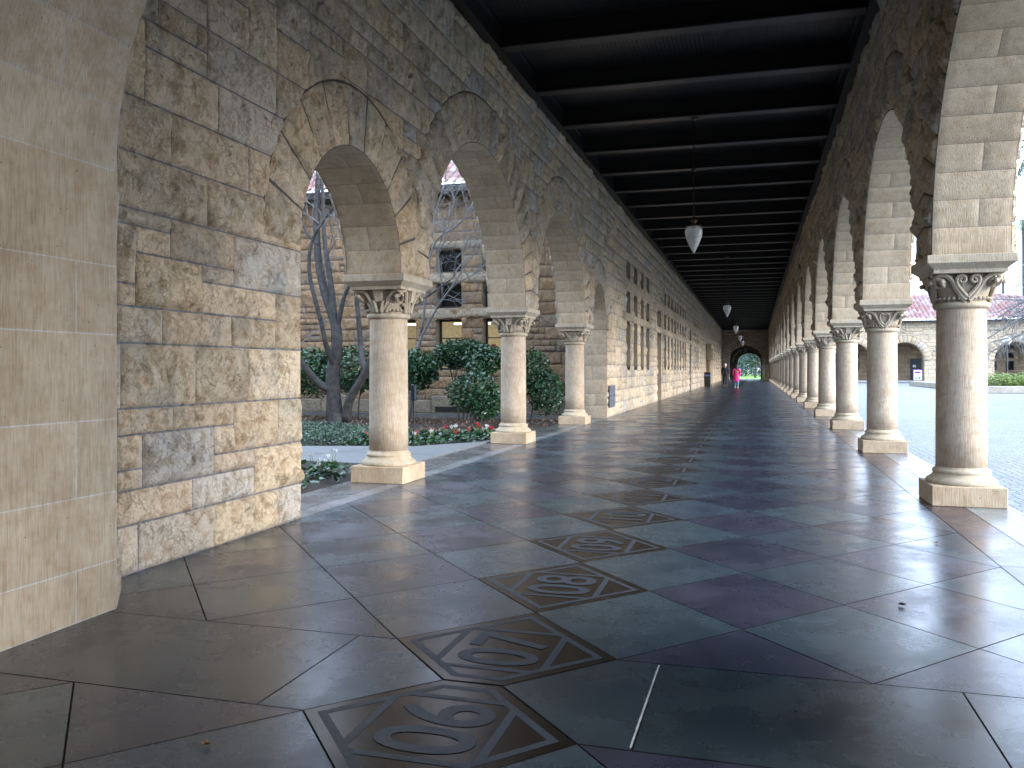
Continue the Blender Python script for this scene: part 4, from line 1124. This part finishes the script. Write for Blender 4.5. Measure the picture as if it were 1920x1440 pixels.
# second bare tree whose fine branches show in the second arch
tr = empty('bare_tree', (-6.9, 16.3, 0), 0, 'pale finely branched bare tree in front of the garden windows', 'tree')
m = MB(); tw = MB(); TY2 = 16.3
for pts, r0, r1 in [([(770, 800, 0), (772, 700, 0), (790, 625, 0), (830, 560, 0), (850, 535, 0), (870, 500, 0)], .05, .02),
                    ([(790, 625, 0), (798, 560, 0), (806, 470, .1), (825, 440, 0), (860, 425, 0), (885, 385, 0)], .04, .016), ([(806, 470, .1), (815, 400, .1), (835, 340, 0)], .03, .015),
                    ([(830, 560, 0), (825, 500, 0), (818, 470, .1), (840, 420, .1)], .02, .01), ([(850, 535, 0), (880, 520, .1), (910, 495, .1)], .018, .009)]:
    P = limb(m, [Fp(x, y, TY2 + dy) for x, y, dy in pts], r0 * .7, r1 * .7, 8)
    for _ in range(9):
        i = random.randint(len(P) // 2, len(P) - 1); d = (P[-1] - P[-3]).normalized() + Vector((random.gauss(0, .7), random.gauss(0, .4), random.gauss(.1, .5)))
        twigs(tw, P[i].copy(), d, random.uniform(.35, .6), .009, 4)
m.build('trunk', M['twig'], tr, smooth=True); tw.build('twigs', M['twig'], tr)

# courtyard bare tree (trunk just outside the right edge)
TY3 = 34.0
tr = empty('bare_tree', (13.5, TY3, 0), 0, 'bare drooping tree reaching in over the courtyard planter', 'tree')
m = MB(); tw = MB()
base = Vector((11.4, TY3, -.05)); P = limb(m, [base, base + Vector((-.1, 0, 1.4)), base + Vector((.1, 0, 2.6)), base + Vector((0, 0, 4.4))], .17, .07)
for tgt, dr in (((1858, 660), .10), ((1870, 585), .1), ((1850, 610), .08), ((1885, 545), .02), ((1862, 640), .12), ((1905, 520), 0), ((1843, 640), .12), ((1880, 620), .1), ((1895, 480), 0), ((1850, 560), .05), ((1868, 600), .1), ((1900, 590), .1)):
    q = Fp(tgt[0], tgt[1], TY3 + random.uniform(-.8, .8)); s0 = P[random.randint(5, len(P) - 1)]
    mid = s0.lerp(q, .5) + Vector((0, 0, .35)); Q = limb(m, [s0, mid, q], .055, .014, 7)
    for _ in range(9):
        i = random.randint(2, len(Q) - 1); d = (Q[-1] - Q[-3]).normalized() + Vector((random.gauss(0, .6), random.gauss(0, .5), random.gauss(-.1, .5)))
        twigs(tw, Q[i].copy(), d, random.uniform(.4, .75), .012, 4, dr)
m.build('trunk', M['twig'], tr, smooth=True); tw.build('twigs', M['twig'], tr)

# ------------------------------------------------------------------ courtyard: far building
BY = 78.0
fb = empty('quad_building', (12, BY, 0), 0, 'long low arcade building with red tiled roof across the courtyard', 'building')
fa = [arch(12.2 + 4.13 * k, 1.50, 1.75, 1.55, .6, 12.2 + 4.13 * k - 2.06, 12.2 + 4.13 * k + 2.06, 17) for k in range(-2, 9)]
st = Stone(); wall_face(st, layout(1.8, 48, 0, 5.0, .2, .16), fa, lambda u: .2, amp=.02, gap=.004, colf=lambda w=0: toolcol() * 1.0)
for o in fa: voussoirs(st, o, lambda u: .2, .02)
st.build('ashlar_face', M['rock'], lambda u, z, d: np.stack([u, BY - d, z], 1), False, fb)
for o in fa:
    st = Stone(); n = 15
    for i in range(n): st.patch(math.pi * i / n, math.pi * (i + 1) / n, 0, .6, .5, toolcol(), MORT, amp=.0015, gap=.003, scale=1.5)
    for sg in (-1, 1): st.patch(0, .001, 0, .001, .5, toolcol(), MORT)
    a, b_, zs, uc = o['a'], o['b'], o['zs'], o['uc']
    st.build('arch_soffit', M['tool'], lambda s, t, d: np.stack([uc - (a - d) * np.cos(s), BY + t, zs + (b_ - d) * np.sin(s)], 1), True, fb)
m = MB()
for o in fa:
    for sg in (-1, 1): x = o['uc'] + sg * o['a']; m.add([(x, BY, 0), (x, BY + .6, 0), (x, BY + .6, 1.75), (x, BY, 1.75)], [(0, 1, 2, 3)], (.42, .36, .26))
m.build('jamb', M['tool'], fb)
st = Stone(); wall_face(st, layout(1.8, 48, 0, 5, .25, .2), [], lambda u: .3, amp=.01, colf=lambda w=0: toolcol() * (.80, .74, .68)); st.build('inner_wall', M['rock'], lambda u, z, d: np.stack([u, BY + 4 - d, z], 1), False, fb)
for k in range(-2, 9):
    for dx in (-.95, .35):
        x = 12.2 + 4.13 * k + dx
        if k == 0 and dx > 0: continue
        for z0, z1 in ((.95, 1.75), (2.0, 2.5), (2.75, 3.1)):
            f = MB(); f.box(x, x + .62, BY + 3.93, BY + 3.97, z0, z1); w = f.build('window', M['frame'], fb)
            p = MB(); p.box(x + .06, x + .56, BY + 3.92, BY + 3.929, z0 + .06, z1 - .06); p.build('pane', M['pane'], w)
dm = MB(); dm.box(13.25, 14.15, BY + 3.9, BY + 3.96, 0, 1.95); dd = dm.build('door', mat_simple('dark_green_door', (.015, .03, .035), .4), fb)
m = MB(); m.box(13.45, 13.7, BY + 3.885, BY + 3.899, 1.2, 1.42); m.build('notice', M['paint'], dd)
m = MB(); m.box(1.8, 48, BY - .7, BY + 9, 5.0, 5.12); m.box(1.8, 48, BY + .6, BY + 4, 4.6, 4.7); m.build('eave', M['wood'], fb)
m = MB(); m.box(1.8, 48, BY - 1.2, BY + 4.2, -.06, .06); m.build('step', M['granite'], fb)
tile_roof(fb, 1.8, 34, BY - .85, 5.06, BY + 6, 7.75, .34, .55, hipr=.45, sub=4)
# sandwich board
r = empty('sandwich_board', (13.0, BY - 1.7, 0), 0, 'white and purple folding sign board standing by the dark door', 'sign')
m = MB(); m.box(12.55, 13.25, BY - 1.75, BY - 1.72, .1, 1.02); m.build('board', M['purple'], r)
m = MB(); m.box(12.60, 13.20, BY - 1.765, BY - 1.752, .14, .95); b2 = m.build('poster', M['paint'], r)
m = MB(); m.box(12.68, 13.12, BY - 1.775, BY - 1.767, .68, .86); m.box(12.8, 13.0, BY - 1.775, BY - 1.767, .52, .60); m.build('headline', M['purple'], b2)
m = MB(); m.box(12.70, 12.86, BY - 1.775, BY - 1.767, .20, .34); m.box(12.94, 13.12, BY - 1.775, BY - 1.767, .20, .40); m.build('picture', M['teal'], b2)
m = MB(); m.tube([(12.58, BY - 1.74, 1.0), (12.58, BY - 1.3, .0)], .02, 6); m.tube([(13.22, BY - 1.74, 1.0), (13.22, BY - 1.3, .0)], .02, 6); m.tube([(12.58, BY - 1.74, .12), (12.58, BY - 1.8, -.04)], .02, 6); m.tube([(13.22, BY - 1.74, .12), (13.22, BY - 1.8, -.04)], .02, 6); m.build('leg', M['black'], r)
# planter with shrubs and a globe lamp
r = empty('planter', (14, 43, 0), 0, 'low stone-kerbed planting bed in the courtyard', 'planter')
m = MB(); m.bbox(9.65, 24, 42.0, 42.5, -.05, .26, .02, (.40, .38, .34)); m.bbox(9.65, 10.1, 42.51, 60, -.05, .26, .02, (.40, .38, .34)); m.build('kerb', M['tool'], r)
m = MB(); m.box(10.1, 24, 42.51, 60, -.05, .18); m.build('soil', M['soil'], r)
for (x, y, s, h, lab, mt) in ((11.1, 44, .9, .75, 'yellow-green grassy bush at the left end of the planter', 'leaf2'), (12.6, 44.5, 1.1, .95, 'broad mid-green bush behind the planter kerb', 'leaf2'), (13.9, 46, 1.2, 1.7, 'taller reddish-green bush beside the globe lamp', 'leaf2'), (15.8, 46, 1.4, 1.6, 'tall bush at the right edge of the planter', 'leaf2')):
    q = empty('planter_bush', (x, y, .18), 0, lab, 'shrub', 'bushes in the courtyard planter')
    p, nr = blob_pts([(x, y, .18 + h * .4, s, s * .7, h * .5), (x + s * .5, y, .18 + h * .3, s * .7, s * .6, h * .4)], 3500); leaves('foliage', p, .06, M[mt], q, normals=nr, aspect=.25)
    m = MB()
    for k in range(5): m.tube([(x + random.uniform(-.1, .1), y, .15), (x + random.uniform(-.5, .5) * s, y, .18 + h * .5)], [.03, .01], 5)
    m.build('stem', M['bark'], q)
r = empty('globe_street_lamp', (14.2, 55.7, 0), 0, 'black post lamp with a white glass globe in front of the far arches', 'street lamp')
m = MB(); m.lathe([(.16, -.05), (.16, .15), (.09, .25), (.06, .4), (.05, 2.35), (.09, 2.40), (.10, 2.46)], 14, 14.2, 55.7); m.build('post', M['black'], r)
m = MB(); m.lathe([(.05, 2.44), (.16, 2.50), (.23, 2.64), (.23, 2.76), (.16, 2.90), (.05, 2.96)], 20, 14.2, 55.7); m.build('globe', M['globe'], r, smooth=True)

# palms
def palm(x, y, h, label, n=46, L=2.2, r=.16):
    q = empty('palm_tree', (x, y, 0), 0, label, 'tree', 'palms beyond the courtyard')
    m = MB(); m.tube([(x, y, -.1), (x + .05, y, h * .5), (x, y, h)], [r * 1.3, r, r * .9], 10); m.build('trunk', M['bark'], q)
    V = []; F = []; C = []; k0 = 0
    for i in range(n):
        az = random.uniform(0, 6.28); el = random.uniform(-.9, 1.2); Lf = L * random.uniform(.75, 1.05); p = Vector((x, y, h)); d = Vector((math.cos(az) * math.cos(el), math.sin(az) * math.cos(el), math.sin(el)))
        sp = []
        for s in range(9): sp.append(p.copy()); p = p + d * Lf / 8; d = (d + Vector((0, 0, -.16))).normalized()
        for s in range(4, 9):
            a = sp[s]; dirn = (sp[s] - sp[s - 1]).normalized(); side = dirn.cross(Vector((0, 0, 1))).normalized()
            for sg in (-1, 1):
                for t in (0, .5):
                    b0 = sp[s - 1].lerp(a, t); tip = b0 + side * sg * Lf * .16 + dirn * Lf * .14 + Vector((0, 0, -.08 * Lf)); w = dirn * Lf * .018
                    V += [tuple(b0 - w), tuple(b0 + w), tuple(tip)]; F.append((k0, k0 + 1, k0 + 2)); C.append((random.random(),) * 3); k0 += 3
        for s in range(8):
            u = Vector((0, 0, 1)) * .018 * L; V += [tuple(sp[s] - u), tuple(sp[s] + u), tuple(sp[s + 1])]; F.append((k0, k0 + 1, k0 + 2)); C.append((.4,) * 3); k0 += 3
    mk('fronds', V, np.array(F), M['palm'], q, col=np.array(C))
palm(25.1, 100, 17.2, 'slim fan palm beside the right-hand pier', 50, 1.7, .14)
palm(27.0, 100, 16.6, 'second fan palm just right of the slim one', 50, 2.0, .14)
palm(18.1, 62, 16.2, 'tall near palm whose fronds enter at the right edge', 56, 3.6, .2)

# ------------------------------------------------------------------ trees beyond the end arch
def big_tree(x, y, h, cr_, label, n=5000, mat='oak', size=.16):
    q = empty('leafy_tree', (x, y, 0), 0, label, 'tree', 'trees beyond the far lawn')
    m = MB(); m.tube([(x, y, -.1), (x + .1, y, h * .3), (x, y, h * .6)], [.16, .12, .07], 10)
    for k in range(6):
        a = k * 1.05; m.tube([(x, y, h * .35), (x + cr_ * .6 * math.cos(a), y + cr_ * .6 * math.sin(a), h * .65)], [.14, .04], 6)
    m.build('trunk', M['black'] if False else M['bark'], q)
    bl = [(x + cr_ * .55 * math.cos(a), y + cr_ * .55 * math.sin(a), h * random.uniform(.36, .85), cr_ * .5, cr_ * .5, h * .16) for a in np.linspace(0, 5.6, 8)] + [(x, y, h * .8, cr_ * .5, cr_ * .5, h * .2)]
    p, nr = blob_pts(bl, n, .6); leaves('crown', p, size, M[mat], q, normals=nr)
big_tree(.05, 112, 4.6, 2.4, 'dark-trunked tree standing on the bright lawn beyond the end arch', 3600, size=.13)
big_tree(-3.4, 120, 6, 3.0, 'shadowy tree to the left on the far lawn', 6500)
big_tree(3.2, 130, 6, 3.4, 'leafy tree at the right behind the far lawn', 5500)
big_tree(-1.5, 150, 9, 6, 'broad tree closing the view behind the far lawn', 9000, size=.32)
big_tree(6.5, 155, 9, 6, 'far tree right of the lawn backdrop', 6000, size=.32)
big_tree(-8.5, 150, 9, 6, 'far tree left of the lawn backdrop', 5000, size=.32)
p, nr = blob_pts([(x, 135 + 2 * math.sin(x), .9, 2.2, 1.2, 1.2) for x in range(-20, 22, 3)], 9000); hd = leaves('hedge', p, .16, M['oak'], None, normals=nr, loc=(0, 135, 0)); tag(hd, 'dark hedge running along the back of the far lawn', 'hedge')
p, nr = blob_pts([(x, 172, random.uniform(3, 5), 5, 3, random.uniform(4, 6)) for x in range(-40, 44, 6)], 15000)
tag(leaves('far_wood', p, .5, M['oak'], None, normals=nr), 'dark far wood closing the view beyond the lawn', 'trees', kind='stuff')
# enclosing sides of the end passage
ep = empty('end_passage', (-.8, 89, 0), 0, 'dark stone passage between the two end arches', 'building')
plainwall(ep, lambda u, z, d: np.stack([-2.75 + d, u, z], 1), 83.2, 95, 0, CEIL)
plainwall(ep, lambda u, z, d: np.stack([1.5 - d, u, z], 1), 83.2, 95, 0, CEIL, True)
m = MB(); m.box(RX, 1.8, 82, 96, 0, CEIL); m.build('side_mass', M['rock'], ep)

# ------------------------------------------------------------------ people
def skin_body(name, joints, edges, mat, parent, sub=2):
    me = bpy.data.meshes.new(name); me.from_pydata([tuple(Vector(j[:3])) for j in joints], edges, []); me.update()
    o = bpy.data.objects.new(name, me); COL.objects.link(o)
    o.modifiers.new('s', 'SKIN'); o.modifiers.new('d', 'SUBSURF').levels = sub
    sv = me.skin_vertices[0].data
    for i, j in enumerate(joints): sv[i].radius = (j[3], j[4] if len(j) > 4 else j[3])
    sv[0].use_root = True
    bpy.context.view_layer.update()
    ev = bpy.data.meshes.new_from_object(o.evaluated_get(bpy.context.evaluated_depsgraph_get()))
    v = np.array([p.co[:] for p in ev.vertices]); f = [tuple(p.vertices) for p in ev.polygons]
    bpy.data.objects.remove(o); bpy.data.meshes.remove(me); bpy.data.meshes.remove(ev)
    return v, f
def person(x, y, H, label, body, top, legs, hair, coat=False, stride=.16):
    s = H / 1.75 / U      # metres of a 1.75 m figure -> scene units
    r = empty('person', (x, y, 0), 0, label, 'person')
    X = np.array((x, y, 0))
    J = [(0, 0, .97, .09, .07), (0, 0, 1.15, .10, .07), (0, .01, 1.38, .135, .085), (0, 0, 1.50, .055), (0, .01, 1.58, .06, .065), (0, .015, 1.66, .075, .09), (0, .01, 1.73, .05, .06)]
    E = [(0, 1), (1, 2), (2, 3), (3, 4), (4, 5), (5, 6)]
    def add(*pts, start):
        p = start
        for q in pts: J.append(q); E.append((p, len(J) - 1)); p = len(J) - 1
        return p
    for sg, fw in ((-1, 1), (1, -1)):
        add((sg * .095, 0, .86, .065), (sg * .10, fw * stride * .5 + .02, .50, .05), (sg * .10, fw * stride - (.04 if fw < 0 else 0), .09, .04), (sg * .11, fw * stride + .07, .04, .035, .03), start=0)
        h = add((sg * .19, 0, 1.40, .055), (sg * .235, -fw * .04, 1.14, .042), (sg * .245, fw * -.02 + .05, .90, .026), start=2)
        h = add((sg * .245, .07, .83, .024, .014), start=h)
        for k in range(4): add((sg * .245 + (k - 1.5) * .004, .055 + k * .012, .755 - .008 * (k in (1, 2)), .0085), start=h)
        add((sg * .23, .095, .80, .009), start=h)
    v, f = skin_body('b', J, E, M['skin'], r)
    mk('body', v * s + X, f, M[body], r, smooth=True)
    # clothes: slightly larger shells
    JT = [(0, 0, .80, .165, .13), (0, 0, 1.15, .15, .115), (0, .01, 1.40, .175, .115), (0, 0, 1.475, .07)]; ET = [(0, 1), (1, 2), (2, 3)]
    for sg, fw in ((-1, 1), (1, -1)):
        JT += [(sg * .20, 0, 1.41, .075), (sg * .245, -fw * .04, 1.14, .06), (sg * .255, fw * -.02 + .05, .92, .05)]; k = len(JT); ET += [(2, k - 3), (k - 3, k - 2), (k - 2, k - 1)]
    v, f = skin_body('c', JT, ET, None, r); mk('coat' if coat else 'jacket', v * s + X, f, M[top], r, smooth=True)
    if coat:
        m = MB(); m.lathe([(.15, 1.12), (.17, 1.0), (.19, .8), (.215, .55), (.22, .48), (.20, .48), (.15, .9)], 24); mk('coat_skirt', np.vstack(m.v) * (s, s * .75, s) + X, m.f, M[top], r, smooth=True)
        m = MB(); m.bbox(-.08, .08, -.17, -.11, 1.12, 1.26, .02); bg = mk('shoulder_bag', np.vstack(m.v) * s + X + (.03 * s, 0, 0), m.f, M['tan'], r)
        m = MB(); m.tube([(-.12, -.12, 1.44), (.0, -.145, 1.3), (.06, -.14, 1.2)], .012, 5); mk('strap', np.vstack(m.v) * s + X, m.f, M['tan'], bg)
    else:
        m = MB(); m.bbox(-.14, .14, -.26, -.12, 1.02, 1.42, .04); mk('backpack', np.vstack(m.v) * s + X, m.f, M['dark'], r)
    JL = [(0, 0, 1.02, .12, .09)]; EL = []
    for sg, fw in ((-1, 1), (1, -1)):
        JL += [(sg * .098, 0, .84, .10), (sg * .102, fw * stride * .5 + .02, .50, .075), (sg * .10, fw * stride - (.04 if fw < 0 else 0), .12, .06)]; k = len(JL); EL += [(0, k - 3), (k - 3, k - 2), (k - 2, k - 1)]
    v, f = skin_body('l', JL, EL, None, r); mk('trousers', v * s + X, f, M[legs], r, smooth=True)
    m = MB()
    if hair == 'hair_dark': m.lathe([(.07, 1.36), (.105, 1.42), (.11, 1.55), (.105, 1.66), (.09, 1.73), (.05, 1.78), (.01, 1.79)], 18, 0, -.02)
    else: m.lathe([(.085, 1.585), (.098, 1.62), (.102, 1.68), (.09, 1.74), (.05, 1.78), (.01, 1.79)], 18, 0, -.012)
    mk('hair', np.vstack(m.v) * s + X, m.f, M[hair], r, smooth=True)
    for sg, fw in ((-1, 1), (1, -1)):
        m = MB(); yy = fw * stride + .03; m.bbox(sg * .11 - .045, sg * .11 + .045, yy - .11, yy + .16, 0, .075, .015); mk('shoe', np.vstack(m.v) * s + X, m.f, M['dark'] if not coat else M['paint'], r)
person(-1.66, 51.2, 1.80, 'person with white hair in black clothes and a dark backpack walking away', 'skin', 'dark', 'dark', 'hair_white')
person(-.97, 48.6, 1.72, 'person in a hot-pink coat, blue jeans and a tan bag walking away', 'skin', 'pink', 'denim', 'hair_dark', coat=True)

# ------------------------------------------------------------------ lighting, camera
w = bpy.data.worlds.new('World'); sc.world = w; w.use_nodes = True; nt = w.node_tree; nt.nodes.clear()
out = nt.nodes.new('ShaderNodeOutputWorld'); bg = nt.nodes.new('ShaderNodeBackground'); sky = nt.nodes.new('ShaderNodeTexSky')
sky.sky_type = 'NISHITA'; sky.sun_disc = False
EL, AZ = math.radians(21), math.radians(103)     # azimuth clockwise from +Y
sky.sun_elevation = EL; sky.sun_rotation = AZ; sky.air_density = 1.2; sky.dust_density = 3.0
tc = nt.nodes.new('ShaderNodeTexCoord'); nz = N(nt, 'ShaderNodeTexNoise', Scale=2.2, Detail=6, Roughness=.6); nt.links.new(tc.outputs['Generated'], nz.inputs['Vector'])
cl = ramp(nt, nz.outputs['Fac'], .30, .62)
sp = nt.nodes.new('ShaderNodeMapRange'); sp.inputs[3].default_value = .55; sp.inputs[4].default_value = .9; nt.links.new(cl, sp.inputs[0])
c = mix(nt, sp.outputs[0], sky.outputs[0], (7.6, 9.4, 12.4, 1))
nt.links.new(c, bg.inputs[0]); bg.inputs[1].default_value = .15; nt.links.new(bg.outputs[0], out.inputs[0])
sd = bpy.data.lights.new('sun', 'SUN'); sd.energy = 1.3; sd.angle = math.radians(30); sd.color = (1, .96, .91)
so = bpy.data.objects.new('sun', sd); COL.objects.link(so)
dirv = Vector((math.sin(AZ) * math.cos(EL), math.cos(AZ) * math.cos(EL), math.sin(EL)))
so.rotation_euler = dirv.to_track_quat('Z', 'Y').to_euler(); so.location = dirv * 50
cam = bpy.data.cameras.new('camera'); co = bpy.data.objects.new('camera', cam); COL.objects.link(co)
cam.sensor_width = 36; cam.lens = 36 * 1590 / 1920; cam.clip_start = .05; cam.clip_end = 4000
cam.shift_y = -27 / 1920
co.location = (0, 0, U); co.rotation_euler = (math.pi / 2, 0, thc)
sc.camera = co
sc.view_settings.view_transform = 'Standard'; sc.view_settings.look = 'None'; sc.view_settings.exposure = 1.95; sc.view_settings.gamma = 1
sc.cycles.max_bounces = 8; sc.cycles.diffuse_bounces = 5; sc.cycles.glossy_bounces = 4
